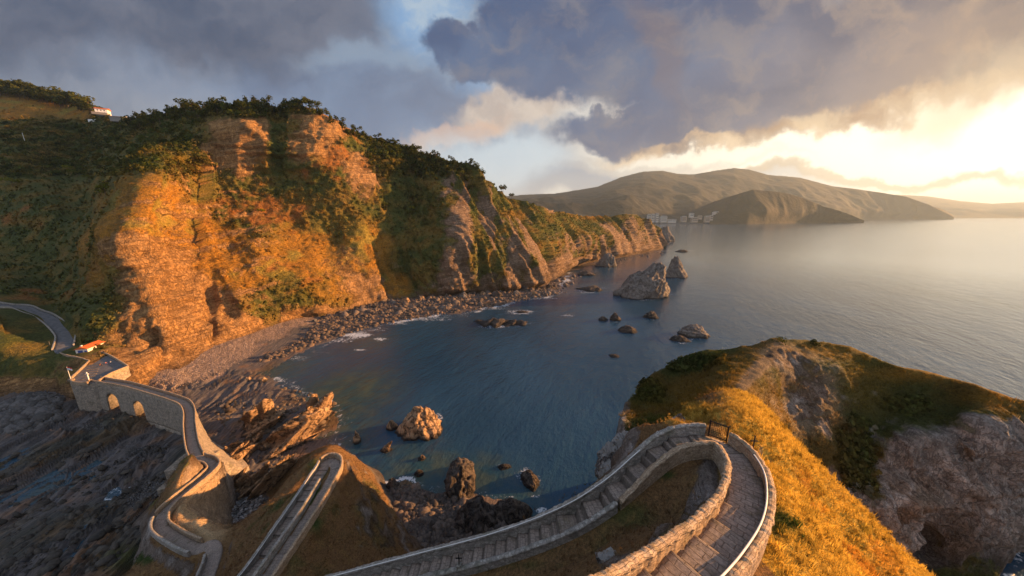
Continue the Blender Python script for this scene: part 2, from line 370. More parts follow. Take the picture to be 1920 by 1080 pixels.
# ================================================================== headland (cliffs of the mainland)
def blobs(U, Vv, lst, val0=0.):
    o = np.full(U.shape, float(val0))
    for (a, b, ru, rv, w) in lst:
        m = np.exp(-(((U-a)/ru)**2+((Vv-b)/rv)**2)**1.3); o = o*(1-m)+w*m
    return o
def lerpc(a, b, t): return a*(1-t[..., None])+np.asarray(b)*t[..., None]
hd_top = [(-420, 120), (-200, 140), (0, 172), (60, 178), (130, 192), (200, 216), (235, 232), (262, 226), (300, 218), (345, 206), (385, 205), (450, 195), (520, 196), (570, 202), (605, 214), (645, 240), (700, 262), (740, 272), (785, 288), (830, 300),
          (870, 312), (895, 328), (915, 345), (950, 366), (985, 384), (1020, 396), (1060, 405), (1110, 408), (1160, 405), (1195, 405), (1222, 420), (1236, 436), (1246, 462)]
hd_bot = [(-420, 850), (-200, 800), (0, 768), (90, 742), (130, 752), (200, 762), (290, 748), (330, 715), (370, 680), (420, 648), (500, 618), (560, 602), (620, 594), (700, 572), (780, 562), (860, 553), (940, 548), (1000, 541), (1040, 524), (1062, 508),
          (1100, 492), (1160, 482), (1210, 472), (1250, 466)]
HZ = [(-420, 850, 0), (-200, 800, 1), (0, 768, 1), (90, 742, 1.5), (130, 752, 1), (200, 762, .5), (290, 748, 1), (230, 715, 8), (260, 700, 9), (0, 700, 8), (50, 650, 17), (0, 640, 20), (-200, 620, 20), (0, 575, 27), (60, 580, 24), (100, 600, 20), (130, 622, 17.5), (136, 650, 15),
      (100, 664, 14), (160, 690, 13), (110, 700, 8), (300, 705, 2), (330, 715, 1), (370, 680, 1.5), (420, 648, 2), (500, 618, 1.5), (560, 602, 1), (620, 594, 1), (700, 572, 1), (780, 562, 1), (860, 553, 1), (940, 548, 1), (1000, 541, 1), (1062, 508, 1), (1100, 492, 1),
      (1160, 482, 1), (1250, 466, 0), (1040, 524, 1)]
HY = [(-420, 120, 560), (-200, 150, 520), (0, 172, 480), (100, 190, 470), (200, 216, 420), (300, 218, 355), (385, 205, 322), (100, 260, 385), (0, 300, 320), (200, 300, 325), (-200, 350, 320), (-420, 500, 260), (-200, 500, 225), (100, 560, 186), (0, 500, 212), (145, 520, 196), (0, 400, 262), (100, 400, 250),
      (150, 470, 208), (172, 405, 236), (200, 345, 262), (245, 285, 290), (300, 255, 315),
      (166, 600, 147), (171, 640, 141), (196, 560, 158), (205, 470, 173), (198, 420, 184), (228, 375, 197), (248, 330, 214), (290, 288, 238),
      (300, 550, 163), (300, 620, 150), (240, 640, 145), (400, 500, 203), (340, 400, 218), (500, 450, 238), (470, 390, 262), (390, 330, 262), (400, 300, 274), (395, 235, 290), (450, 200, 300), (450, 322, 274), (540, 330, 285), (600, 330, 290), (520, 205, 318),
      (600, 220, 312), (560, 450, 258), (620, 520, 240), (650, 400, 286), (690, 320, 322), (700, 480, 280), (680, 255, 346), (760, 520, 290), (760, 400, 335), (770, 300, 372), (820, 420, 330), (845, 345, 348), (850, 450, 302), (880, 318, 372), (920, 350, 385),
      (900, 480, 306), (960, 385, 400), (960, 470, 330), (1000, 400, 425), (1000, 480, 338), (1060, 410, 520), (1050, 450, 440), (1110, 412, 590), (1100, 440, 515), (1160, 410, 640), (1160, 440, 600), (1200, 408, 700), (1210, 440, 690), (1246, 462, 740), (450, 560, 190), (380, 600, 175), (560, 540, 216)]
uv = []; w = []
for a, b, z in HZ: uv.append((a, b)); w.append(1/float((z-CAMZ)/ray(a, b)[2]))
for a, b, y in HY: uv.append((a, b)); w.append(1/float(y/ray(a, b)[1]))
hd_f = TPS(uv, np.array(w)*100, 100., .002)
def curve(pts, u):
    p = np.array(pts, float); return np.interp(u, p[:, 0], p[:, 1])
us = np.concatenate([np.arange(-420, 0, 6.), np.arange(0, 1246.1, 2.3)])
NR = 250
U = np.tile(us, (NR, 1)); tt = np.linspace(0, 1, NR)[:, None]
VT = curve(hd_top, us); VB = curve(hd_bot, us)
Vv = VB*(1-tt)+VT*tt
wv = np.maximum(hd_f(np.stack([U, Vv], -1))/100, 1/900.)
P = at_t(U, Vv, 1/wv)
# relief
nrm = normals(P); nrm[nrm[..., 1] > 0] *= -1
coast = (P[..., 0]*.68+P[..., 1]*.73)          # along the coast
hgt = P[..., 2]
far = sst(U, 640, 760)
base_fade = sst(hgt, 0, 7)
rib = ridged(np.stack([coast*.030+.1*hgt*.03, hgt*.004, coast*0], -1), 3, 11)-.55
leftw = sst(U, 250, 150)
gul = sst(rib, -.02, -.22)*far
dis = (rib*34*far + (ridged(np.stack([coast*.09, hgt*.012, 0*hgt], -1), 3, 13)-.5)*10*far + fbm(P*np.array([.02, .02, .014]), 4, 3)*(7*(1-.4*far)) + (ridged(P*.06, 4, 5)-.5)*4.5*(1-.6*leftw) + fbm(P*.22, 3, 9)*1.3 + (ridged(P*.21, 3, 10)-.5)*2.6*(1-leftw)*sst(hgt, 3, 12))
sc_ = (P*np.array([.82, 0, .57])).sum(-1)+fbm(P*.05, 3, 8)*3
lm = np.exp(-(((U-270)/150)**2+((Vv-600)/130)**2)**2)
sc_ = (P*np.array([-.20, .02, .97])).sum(-1)+fbm(P*.03, 3, 8)*2.5
dis += (vn(np.stack([sc_*.9, P[..., 1]*.03, 0*sc_], -1), 4)-.5)*2.2*lm+(vn(np.stack([sc_*.35, P[..., 1]*.02, 0*sc_], -1), 6)-.5)*2.5*lm      # strata ledges
spm = np.exp(-(((U-380)/190)**2+((Vv-450)/130)**2)**2)
dis += spm*((ridged(np.stack([coast*.055+hgt*.012, hgt*.006, 0*hgt], -1), 3, 17)-.5)*9+(ridged(P*.13, 3, 18)-.5)*3.5)
upm = np.exp(-(((U-530)/170)**2+((Vv-270)/60)**2)**2)
dis += (vn(np.stack([P[..., 2]*.35, P[..., 0]*.02, 0*sc_], -1), 7)-.5)*5*upm+(ridged(P*np.array([.05, .05, .012]), 3, 77)-.5)*12*upm
vgate = np.exp(-(((U-180)/70)**2+((Vv-665)/45)**2)**2)       # keep the plaza and road calm
road_px = [(-60, 566), (0, 573), (40, 578), (75, 590), (105, 606), (124, 622), (126, 640), (116, 655), (135, 664), (170, 690)]
rp_ = cr(road_px, 6); dr = np.min(np.hypot(U[..., None]-rp_[:, 0], (Vv[..., None]-rp_[:, 1])), -1)
calm = np.maximum(vgate, sst(dr, 34, 14))
dis *= base_fade*(1-calm)
# hollows: sea caves at the foot, gullies
for (a, b, ru, rv, dep) in ((282, 648, 20, 28, 9), (385, 622, 22, 18, 9), (352, 608, 14, 16, 5), (395, 560, 12, 40, 5), (525, 225, 16, 90, 9), (520, 500, 35, 40, 5), (430, 580, 16, 18, 4), (620, 470, 25, 60, 6), (345, 660, 8, 8, 3), (560, 300, 18, 40, 3)):
    dis -= dep*np.exp(-(((U-a)/ru)**2+((Vv-b)/rv)**2)**1.5)
P = P+nrm*dis[..., None]*np.array([1, 1, .35])
P[..., 2] = np.where(hgt < 3, np.minimum(P[..., 2], hgt+1), P[..., 2])
HD_U, HD_V, HD_P = U, Vv, P
# colours (albedo)
n_a = fbm(P*.03, 4, 21); n_b = fbm(P*.1, 4, 22); n_c = fbm(P*.35, 3, 23)
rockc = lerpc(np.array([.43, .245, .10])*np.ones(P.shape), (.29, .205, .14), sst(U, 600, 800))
rockc = lerpc(rockc, (.20, .12, .06), .5*sst(n_b, -.1, .4))
green = np.array([.062, .072, .020])*np.ones(P.shape); green = lerpc(green, (.15, .105, .028), sst(n_b, -.2, .4))
gold = np.array([.31, .15, .026])*np.ones(P.shape); rust = np.array([.24, .10, .03])*np.ones(P.shape)
veg = blobs(U, Vv, [(620, 350, 700, 200, .75), (280, 560, 150, 150, .25), (330, 400, 110, 80, .5), (300, 520, 120, 60, .2), (120, 450, 110, 300, 1), (40, 300, 200, 250, 1), (0, 620, 130, 90, 1), (520, 430, 150, 90, .9), (450, 265, 80, 62, .18), (620, 262, 70, 50, .22), (690, 330, 40, 60, .2), (770, 400, 60, 130, 1), (720, 480, 40, 60, .7),
                    (640, 520, 50, 60, .35), (700, 540, 40, 40, .2), (860, 420, 30, 110, .1), (930, 430, 50, 80, .25), (890, 470, 18, 60, .6), (1000, 440, 70, 60, .2), (960, 390, 40, 18, .8), (1100, 410, 90, 10, 1), (1060, 425, 60, 16, .8), (1180, 440, 60, 30, .1), (525, 240, 18, 80, 1), (850, 300, 60, 22, 1), (700, 270, 80, 18, .9),
                    (450, 205, 120, 16, 1), (300, 250, 80, 35, 1), (560, 540, 90, 50, .75), (500, 580, 50, 25, .6), (480, 500, 100, 40, .8), (200, 690, 90, 25, .25), (60, 740, 120, 30, .2), (600, 585, 60, 14, .3), (740, 540, 40, 14, .8)], .1)
led = vn(np.stack([sc_*.30, P[..., 1]*.03, P[..., 0]*.03], -1), 24)
veg = veg-.55*spm*sst(led+.5*n_c, .52, .75)*(Vv > 300)
veg = veg+far*(.35*sst(ridged(np.stack([coast*.05-hgt*.03, hgt*.01, 0*hgt], -1), 2, 15), .62, .8))*sst(P[..., 2], 8, 30)
veg = np.clip(veg+.30*n_b+.14*n_c+gul*.55*sst(P[..., 2], 10, 40), 0, 1)
rus = blobs(U, Vv, [(470, 400, 110, 45, .9), (600, 430, 60, 40, .3), (300, 330, 60, 50, .3), (560, 520, 100, 50, .55), (60, 430, 90, 60, .4), (80, 560, 110, 40, .3), (520, 310, 80, 40, .4), (640, 300, 60, 50, .6)], .12)
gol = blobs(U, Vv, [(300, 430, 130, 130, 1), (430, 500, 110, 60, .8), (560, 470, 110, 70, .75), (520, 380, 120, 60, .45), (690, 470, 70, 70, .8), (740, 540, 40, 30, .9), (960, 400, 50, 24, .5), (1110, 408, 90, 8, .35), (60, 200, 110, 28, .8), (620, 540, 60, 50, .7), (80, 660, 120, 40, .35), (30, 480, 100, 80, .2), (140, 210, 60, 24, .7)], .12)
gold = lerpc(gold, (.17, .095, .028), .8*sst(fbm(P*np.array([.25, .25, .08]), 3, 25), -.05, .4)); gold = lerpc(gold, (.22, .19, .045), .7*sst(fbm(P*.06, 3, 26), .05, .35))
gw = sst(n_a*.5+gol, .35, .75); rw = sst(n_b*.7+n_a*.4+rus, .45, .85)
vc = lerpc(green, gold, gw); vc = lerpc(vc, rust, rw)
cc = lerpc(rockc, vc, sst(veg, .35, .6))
wet = sst(P[..., 2], 6, 1.5)*.6; cc = lerpc(cc, (.055, .045, .04), wet)
rk_ = 1-sst(veg, .35, .6)
HEAD_CC, HEAD_RK, HD_CCG = cc.copy(), rk_.copy(), 1-np.maximum(gw, rw)
# land behind the skyline and the foot below the water
top = P[-1]; hv = top[:, :2]/np.linalg.norm(top[:, :2], axis=1, keepdims=True)
bk = []
for d, dz in ((8, 0.), (30, -1), (80, -6), (200, -30), (420, -90)):
    q = top.copy(); q[:, :2] += hv*d*np.clip(top[:, 2:3]/60, .15, 1); q[:, 2] = np.maximum(q[:, 2]+dz*np.clip(top[:, 2]/80, .1, 1)+fbm(q*.03, 2, 5)*2, -3); bk.append(q)
bot = P[0]; ft = bot.copy(); ft[:, 2] -= 6; ft2 = bot.copy(); hb = bot[:, :2]/np.linalg.norm(bot[:, :2], axis=1, keepdims=True); ft[:, :2] -= hb*1.
Pf = np.concatenate([ft[None], P, np.array(bk)]); ex = len(bk)
def padr(a, n0, n1): return np.concatenate([np.repeat(a[:1], n0, 0), a, np.repeat(a[-1:], n1, 0)])
M_HEAD = terrain_mat('headland_ground', 1.0, crack=.6, strata_n=(-.20, .02, .97), freq=.5, bdist=1.2)
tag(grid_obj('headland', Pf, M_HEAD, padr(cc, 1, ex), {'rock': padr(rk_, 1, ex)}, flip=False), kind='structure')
def on_head(u, v):
    """world point of the headland under a photo pixel"""
    j = int(np.argmin(abs(us-u))); i = int(np.argmin(abs(HD_V[:, j]-v))); return HD_P[i, j]
# ================================================================== foreshore (beach, boulder shore, rock platform)
fs_pts = []
def fz(z, *pp):
    for a, b in pp:
        q = at_z(a, b, z); fs_pts.append((q[0], q[1], z))
fz(.9, (0, 830), (60, 800), (150, 800), (80, 860), (200, 840), (300, 830), (200, 900), (100, 960), (20, 1000), (250, 930), (160, 1040), (40, 1060), (-200, 900), (-300, 1050), (350, 930))
fz(-.0, (60, 905), (120, 885), (225, 920), (160, 890), (20, 865), (200, 935)); fz(.1, (100, 1060), (30, 950))
fz(2.2, (180, 790), (0, 775), (90, 750), (280, 850), (330, 850), (270, 1000), (290, 930), (200, 1080), (290, 760))
fz(3.2, (300, 700), (370, 660), (440, 625), (500, 605), (560, 595), (340, 700), (420, 650))
fz(2.2, (350, 700), (400, 670), (480, 635), (540, 615), (620, 590), (700, 570))
fz(1.0, (370, 740), (430, 700), (520, 655), (600, 625), (680, 600), (780, 575), (400, 730), (450, 720), (900, 562), (1000, 550), (380, 800), (420, 790))
fz(.45, (450, 740), (430, 830), (520, 830), (560, 850), (480, 780), (600, 790), (520, 740), (440, 930), (500, 920), (530, 880), (560, 760))
fz(-.1, (500, 700), (560, 668), (620, 640), (700, 615), (780, 598), (860, 588), (930, 575), (1050, 548), (1062, 520), (1110, 500), (1200, 480), (620, 760), (630, 800), (640, 850), (540, 720), (1250, 470))
fz(-2.5, (580, 700), (660, 650), (740, 625), (860, 610), (960, 590), (1060, 570), (700, 740), (700, 830), (1120, 520), (1230, 492), (1300, 480), (720, 880), (820, 800))
fz(-7, (760, 700), (900, 650), (1100, 600), (900, 800), (1000, 700), (1200, 560), (1400, 480), (1000, 850), (1250, 800))
fz(1.6, (740, 960), (800, 990), (860, 1000), (780, 1040), (850, 1060), (930, 1000), (900, 960), (960, 980))
fz(.2, (700, 925), (760, 905), (820, 925), (850, 920), (1000, 985), (960, 945), (1000, 1020), (900, 930))
fz(-2, (740, 885), (820, 890), (930, 900), (1030, 980), (1000, 920), (1060, 1010), (900, 880))
fz(2.2, (470, 940), (520, 900), (430, 970))
fz(3, (1000, 1200), (700, 1100), (500, 1000), (300, 1100), (100, 1150))
fp = np.array(fs_pts); fs_f = LIN(fp[:, :2], fp[:, 2])
def fs_h(x, y):
    z = fs_f(np.stack([x, y], -1)); p3 = np.stack([x, y, 0*x], -1)
    flat = sst(y, 150, 128)
    west = sst(x, -112, -124)                      # the dark platform left of the bridge
    s_ = x+fbm(p3*.04, 3, 31)*5+y*.12
    yy = y*.09+fbm(p3*.12, 2, 38)*1.2
    saw = (s_*.30+vn(np.stack([s_*.2, yy, 0*yy], -1), 39)*2.2+fbm(p3*np.array([.25, .08, 1]), 3, 33)*.6) % 1
    rid = np.where(saw < .7, saw/.7, (1-saw)/.3)
    saw2 = vn(np.stack([s_*1.6, y*.15+fbm(p3*.3, 2, 40), 0*x], -1), 30)
    patch = sst(fbm(p3*.06, 3, 37), -.25, .25)
    amp = flat*sst(x, -25, -45)*(.12+1.2*patch)
    # pebble beach stays smooth
    bp = at_z(400, 690, 0); beach = np.exp(-(((x-bp[0])/30)**2+((y-bp[1])/40)**2)**2)
    z = z+amp*((rid-.45)*1.1+(saw2-.5)*.28)+fbm(p3*.15, 4, 35)*.5*(1-.6*beach)+fbm(p3*.8, 3, 36)*.22
    return z
us2 = np.concatenate([np.linspace(-900, -210, 40), np.arange(-200, 1320, 2.6)]); vs2 = np.concatenate([np.arange(468, 1130, 2.6), np.linspace(1135, 1500, 20)])
U, Vv = np.meshgrid(us2, vs2); P = at_z(U, Vv, .5); P[..., 2] = fs_h(P[..., 0], P[..., 1])
P3 = P*np.array([1, 1, 0.]); n_a = fbm(P3*.05, 4, 41); n_b = fbm(P3*.2, 4, 42); n_c = fbm(P3*.9, 3, 43)
dark = np.array([.085, .080, .082])*np.ones(P.shape); dark = lerpc(dark, (.16, .095, .055), sst(n_b+.5*n_a, .05, .6)); dark = lerpc(dark, (.028, .034, .016), .6*sst(n_a, .1, .5))
peb = np.array([.52, .38, .31])*np.ones(P.shape); peb = lerpc(peb, (.40, .29, .23), sst(n_c, -.3, .3))
bm = blobs(U, Vv, [(360, 690, 70, 34, 1), (430, 655, 60, 26, 1), (500, 625, 50, 18, 1), (310, 720, 40, 24, 1), (560, 606, 40, 12, .8)], 0)
cc = lerpc(dark, peb, sst(bm+.15*n_b, .35, .6))
gr = blobs(U, Vv, [(300, 920, 45, 26, 1), (255, 945, 30, 16, .8), (470, 935, 40, 40, 1), (275, 850, 50, 14, .8), (160, 808, 60, 8, .7), (450, 965, 40, 30, .9), (800, 1010, 90, 60, .5), (700, 580, 90, 12, .5), (560, 625, 40, 14, .4)], 0)
cc = lerpc(cc, (.17, .165, .165), sst(gr+.2*n_c, .35, .7))
gn = blobs(U, Vv, [(250, 1060, 60, 30, .8), (40, 690, 60, 40, .6)], 0); cc = lerpc(cc, (.05, .07, .018), gn)
m_, N, out = mat('foreshore_rock')
pos = N.new('ShaderNodeNewGeometry').outputs['Position']
c = N.new('ShaderNodeAttribute', {'attribute_name': 'Col'}).outputs['Color']
pb = N.new('ShaderNodeAttribute', {'attribute_name': 'pebble'}).outputs['Fac']
vor = N.new('ShaderNodeTexVoronoi', {'feature': 'F1'}, {'Vector': pos, 'Scale': 1.6})
vor2 = N.new('ShaderNodeTexVoronoi', {'feature': 'DISTANCE_TO_EDGE'}, {'Vector': pos, 'Scale': 1.6})
n1 = N.noise(pos, .05, 4, .6); n2 = N.noise(pos, 1.3, 6, .7)
s = N.m('ADD', N.vm('DOT_PRODUCT', pos, (1., .12, .3)), N.m('MULTIPLY', n1, 4.))
st = N.noise(N.comb(s, N.vm('DOT_PRODUCT', pos, (0, .05, 0)), 0.), 1.8, 7, .78)
rc = N.mix(N.ss(st, .38, .62), N.mix(1., c, (.45, .45, .5), 'MULTIPLY'), N.mix(1., c, (1.9, 1.7, 1.5), 'MULTIPLY'))
pc = N.mix(.75, c, N.mix(vor.outputs['Color'], (.35, .35, .35), (1.7, 1.6, 1.5)), 'MULTIPLY')
pc = N.mix(N.ss(vor2.outputs['Distance'], .12, .0), pc, (.03, .025, .02))
cc_ = N.mix(pb, rc, pc)
z_ = N.new('ShaderNodeSeparateXYZ', {}, {0: pos}).outputs[2]
wetm = N.m('MULTIPLY', N.ss(z_, 1.3, .3), N.m('SUBTRACT', 1., pb))
ro = N.m('SUBTRACT', .85, N.m('MULTIPLY', wetm, .45))
h = N.m('ADD', N.m('MULTIPLY', N.mix(pb, st, N.ss(vor2.outputs['Distance'], 0., .3)), 1.), N.m('MULTIPLY', n2, .6))
finish(N, out, cc_, ro, N.bump(h, 1., .5), .35)
M_SHORE = m_
tag(grid_obj('foreshore', P, M_SHORE, cc, {'pebble': sst(np.maximum(bm, gr), .3, .6)}, flip=True), kind='structure')
make_sea()
# ================================================================== peninsula (right) in the distance of the foreground
pn_top = [(1158, 818), (1172, 780), (1190, 742), (1205, 715), (1225, 700), (1280, 676), (1345, 656), (1400, 648), (1440, 640), (1462, 634), (1500, 640), (1540, 644), (1590, 655), (1640, 671), (1700, 691), (1760, 706), (1820, 721), (1870, 736), (1925, 752), (2040, 785), (2160, 830)]
pn_bot = [(1158, 830), (1200, 845), (1300, 850), (1400, 930), (1500, 1030), (1600, 1140), (1700, 1180), (2200, 1180)]
NY = [(1158, 830, 34), (1160, 820, 37), (1172, 780, 45), (1190, 742, 54), (1225, 700, 62), (1345, 656, 66), (1462, 634, 66), (1540, 644, 66), (1640, 671, 62), (1700, 691, 59), (1820, 721, 56), (1925, 752, 53), (2160, 830, 48), (1300, 740, 49), (1250, 770, 44), (1400, 700, 50),
      (1200, 800, 36.5), (1200, 845, 30), (1300, 800, 31), (1300, 850, 26), (1380, 790, 29), (1400, 760, 35), (1420, 700, 50), (1455, 665, 58), (1440, 745, 47), (1480, 690, 57), (1530, 690, 58), (1480, 760, 51.5), (1530, 800, 50), (1520, 860, 46.5), (1560, 885, 46.5), (1600, 760, 55.5), (1620, 850, 50.5), (1660, 790, 54.5), (1710, 790, 54),
      (1710, 815, 50.5), (1800, 765, 54), (1810, 785, 51), (1920, 765, 52), (1920, 785, 50.2), (1700, 950, 48.2), (1600, 950, 46.5), (1740, 1010, 52), (1690, 1000, 48), (1760, 1090, 49), (1650, 1020, 46.5), (1850, 900, 49.5), (1790, 850, 51), (1900, 900, 50.2), (1870, 1080, 51), (1800, 1000, 49.5), (1560, 1000, 44), (1500, 1030, 41),
      (1600, 1140, 43), (1800, 1180, 50), (2100, 1000, 52), (1450, 850, 43), (1420, 900, 36)]
pn_f = TPS([(a, b) for a, b, y in NY], [100/float(y/ray(a, b)[1]) for a, b, y in NY], 100., .0008)
NR, NC = 260, 440; tt = np.linspace(0, 1, NR)[:, None]; ss_ = np.linspace(0, 1, NC)
U0 = 1158+ss_*(2080-1158); VT = curve(pn_top, U0); VB = curve(pn_bot, U0)
Vv = VB*(1-tt)+VT*tt
ue = np.interp(Vv, [800, 900, 940, 1000, 1040, 1090, 1200], [2080, 1970, 1905, 1890, 1868, 1848, 1830])
U = 1158+(np.minimum(ue, 2080)-1158)*ss_[None, :]
P = at_t(U, Vv, 100/np.maximum(pn_f(np.stack([U, Vv], -1)), .5))
nrm = normals(P); nrm[(nrm*(-P+np.array([0, 0, 150.]))).sum(-1) < 0] *= -1
cl = blobs(U, Vv, [(1760, 930, 220, 140, 1), (1860, 850, 90, 70, 1), (1600, 1000, 80, 90, 1), (1530, 760, 70, 90, .5), (1170, 800, 22, 60, .8), (1700, 760, 110, 45, 0.1), (1850, 745, 130, 26, 0), (1600, 850, 40, 70, .15), (1480, 680, 30, 30, .5)], 0)
crk = ridged(P*np.array([.16, .16, .10]), 4, 61)
dis = cl*((crk-.55)*6.5+(ridged(P*np.array([.28, .28, .10]), 3, 70)-.5)*2.4+fbm(P*.09, 3, 62)*3.0+(ridged(P*np.array([.6, .6, .3]), 3, 60)-.5)*1.5)+(1-cl)*(fbm(P*.12, 4, 63)*1.1+fbm(P*.5, 3, 64)*.35)
dis -= 3*np.exp(-(((U-1735)/26)**2+((Vv-1000)/50)**2)**1.5)
dis *= sst(U, 1150, 1200)*.9+.1
dis *= 1-.9*np.exp(-(((U-1340)/90)**2+((Vv-815)/40)**2)**2)
P = P+nrm*dis[..., None]
PN_U, PN_V, PN_P = U, Vv, P
n_a = fbm(P*.09, 4, 65); n_b = fbm(P*.35, 4, 66); n_c = fbm(P*1.2, 3, 67)
rc = np.array([.40, .37, .34])*np.ones(P.shape); rc = lerpc(rc, (.36, .27, .20), sst(n_a, 0, .5)); rc = lerpc(rc, (.58, .52, .47), sst(n_b, .05, .35)); rc = lerpc(rc, (.07, .05, .045), sst(P[..., 2], 14, 4)*.8)
gc = np.array([.065, .075, .020])*np.ones(P.shape); gc = lerpc(gc, (.13, .085, .022), sst(n_a+.3*n_b, -.1, .4)); 
gl = blobs(U, Vv, [(1440, 800, 60, 50, 1), (1500, 655, 80, 14, .7), (1700, 700, 140, 16, .8), (1880, 745, 90, 16, .9), (1560, 665, 90, 14, .7), (1390, 690, 40, 20, .6), (1330, 745, 120, 40, .6), (1620, 740, 60, 40, .35)], 0); gc = lerpc(gc, (.24, .135, .022), gl)
trail = cr([(1352, 800), (1372, 760), (1388, 728), (1412, 700), (1432, 682), (1455, 662), (1462, 648)], 6)
dt = np.min(np.hypot(U[..., None]-trail[:, 0], Vv[..., None]-trail[:, 1]), -1)
trm = sst(dt+6*n_b, 17, 8)
vegm = sst(1-cl+.45*n_b+.15*n_a, .45, .65)
sc2 = blobs(U, Vv, [(1500, 740, 60, 60, .8), (1470, 670, 40, 22, .9), (1640, 730, 60, 22, -.3)], 0); vegm = np.clip(vegm-sc2*sst(n_b, -.4, .2), 0, 1)
dg = blobs(U, Vv, [(1600, 850, 40, 80, .8), (1700, 760, 80, 30, .5), (1290, 680, 80, 14, .9), (1220, 730, 30, 24, .7)], 0)
gc = lerpc(gc, (.035, .048, .014), dg*.85)
cc = lerpc(rc, gc, vegm); cc = lerpc(cc, (.20, .15, .115), trm*.9)
rk_ = np.clip(1-vegm, 0, 1)
PEN_CC, PEN_RK, PEN_DG = cc.copy(), np.maximum(rk_, trm), dg
top = P[-1]; hv = np.array([.35, .94])
bk = []
for d, dz in ((.8, .0), (3, -2.2), (6, -9), (10, -24), (15, -46), (19, -58)):
    rd = top[:, :2]/np.linalg.norm(top[:, :2], axis=1, keepdims=True); wr = sst(top[:, 0], 55, 80)[:, None]; hd = rd*wr+hv[None]*(1-wr); q = top.copy(); q[:, :2] += hd*d; q[:, 2] = np.maximum(q[:, 2]+dz+fbm(q*.3, 3, 5)*min(d, 3)*.5, -3); bk.append(q)
Pf = np.concatenate([P, np.array(bk)]); ex = len(bk)
# right-hand return of the cliff
def padc(a, n): return np.concatenate([a, np.repeat(a[:, -1:], n, 1)], 1)
rt = []
for d in (.5, 1.5, 3, 5):
    q = Pf[:, -1].copy(); q[:, 0] += .86*d; q[:, 1] += .42*d; q[:, 2] -= d*1.5; q += (ridged(q*.2, 3, 69)[:, None]-.5)*np.array([2.5, 0, 0]); rt.append(q[:, None])
Pf = np.concatenate([Pf]+rt, 1)
M_PEN = terrain_mat('peninsula_ground', .32, crack=.75, vor_w=.5, cks=.07, ckz=.4, strata_n=(.88, .42, .22), freq=.16, bdist=.9)
tag(grid_obj('peninsula', Pf, M_PEN, padc(padr(cc, 0, ex), 4), {'rock': padc(padr(rk_, 0, ex), 4)}), kind='structure')
# ================================================================== paths of the island
def pxl(lst, n=10): return cr([tuple(at_z(a, b, z)) for a, b, z in lst], n)
PA = pxl([(470, 1158, 42.5), (600, 1118, 44.8), (760, 1076, 47.6), (925, 1033, 50.4), (1055, 985, 52.9), (1140, 934, 54.8), (1203, 881, 56.3), (1247, 846, 57.3), (1290, 831, 57.8), (1335, 833, 57.9), (1370, 853, 58.0), (1395, 892, 58.3),
          (1398, 935, 58.7), (1384, 982, 59.2), (1344, 1036, 59.9), (1290, 1088, 60.7), (1215, 1150, 61.7), (1120, 1225, 62.9)])
PA = np.hstack([PA, np.interp(np.arange(len(PA)), [0, 55, 80, 110, 170], [.60, .66, .84, .92, .95])[:, None]])
PB = pxl([(380, 1190, 31), (425, 1130, 31.6), (472, 1080, 32.1), (527, 1000, 32.7), (581, 918, 33.3), (604, 882, 33.6), (614, 866, 33.75), (627, 868, 33.85), (629, 882, 33.9), (614, 912, 34.1), (569, 985, 34.6), (504, 1080, 35.3), (470, 1135, 35.8), (420, 1200, 36.5)])
PC = pxl([(370, 858, 13.0), (381, 863, 13.1), (393, 866, 13.2), (401, 877, 13.6), (385, 895, 14), (350, 924, 14.7), (318, 951, 15.3), (303, 972, 15.8), (302, 990, 16.1), (318, 1004, 16.4), (345, 1020, 16.8), (370, 1029, 17.2), (392, 1022, 17.5), (402, 1030, 17.8), (400, 1050, 18.2), (385, 1090, 19), (365, 1140, 20)], 8)
PD = pxl([(178, 712, 13.2), (205, 717, 13.2), (240, 723, 13.2), (290, 737, 13.0), (325, 748, 12.8), (346, 757, 12.8), (355, 772, 12.8), (356, 800, 12.8), (361, 835, 12.9), (370, 858, 13)], 8)
# ================================================================== island height field
ic = []
def ip(*l):
    for a, b, z in l: q = at_z(a, b, z); ic.append((q[0], q[1], z))
def iw(*l): ic.extend(l)
for L, step in ((PA, 8), (PB, 8), (PC, 5)):
    for q in L[::step]: ic.append((q[0], q[1], q[2]-.15))
NPATH = len(ic)
# inside the upper loop
ip((1290, 858, 55.4), (1320, 880, 55.8), (1200, 950, 54.6), (1260, 900, 55.2), (1100, 1010, 52.9), (1000, 1050, 51.2), (1100, 1060, 54.6), (1200, 1000, 55.8), (1290, 940, 56.5), (900, 1090, 49.6))
# grass slope to the right
ip((1500, 1000, 50.2), (1500, 900, 51.3), (1450, 800, 52.6), (1400, 735, 52.5), (1600, 1080, 46), (1470, 870, 53.2), (1600, 1000, 46), (1540, 900, 49), (1480, 820, 51), (1540, 885, 47.5), (1620, 965, 44), (1720, 1070, 40), (1760, 1110, 38))
for a, b, z in ((1400, 728, 52), (1470, 800, 50), (1540, 876, 47.5), (1620, 955, 44), (1720, 1062, 40), (1790, 1130, 37)):
    q = at_z(a, b, z); iw((q[0]+3.2, q[1]+2.6, z-8), (q[0]+6.5, q[1]+5.5, z-25), (q[0]+11, q[1]+9, -3))
for q, k in list(zip(PA, perp(PA)))[82::6]:
    iw((q[0]+k[0]*2.4, q[1]+k[1]*2.4, q[2]-.8), (q[0]+k[0]*5, q[1]+k[1]*5, q[2]-3.3))
for q, k in list(zip(PA, perp(PA)))[100::10]: iw((q[0]+k[0]*9.5, q[1]+k[1]*9.5, q[2]-7.6))
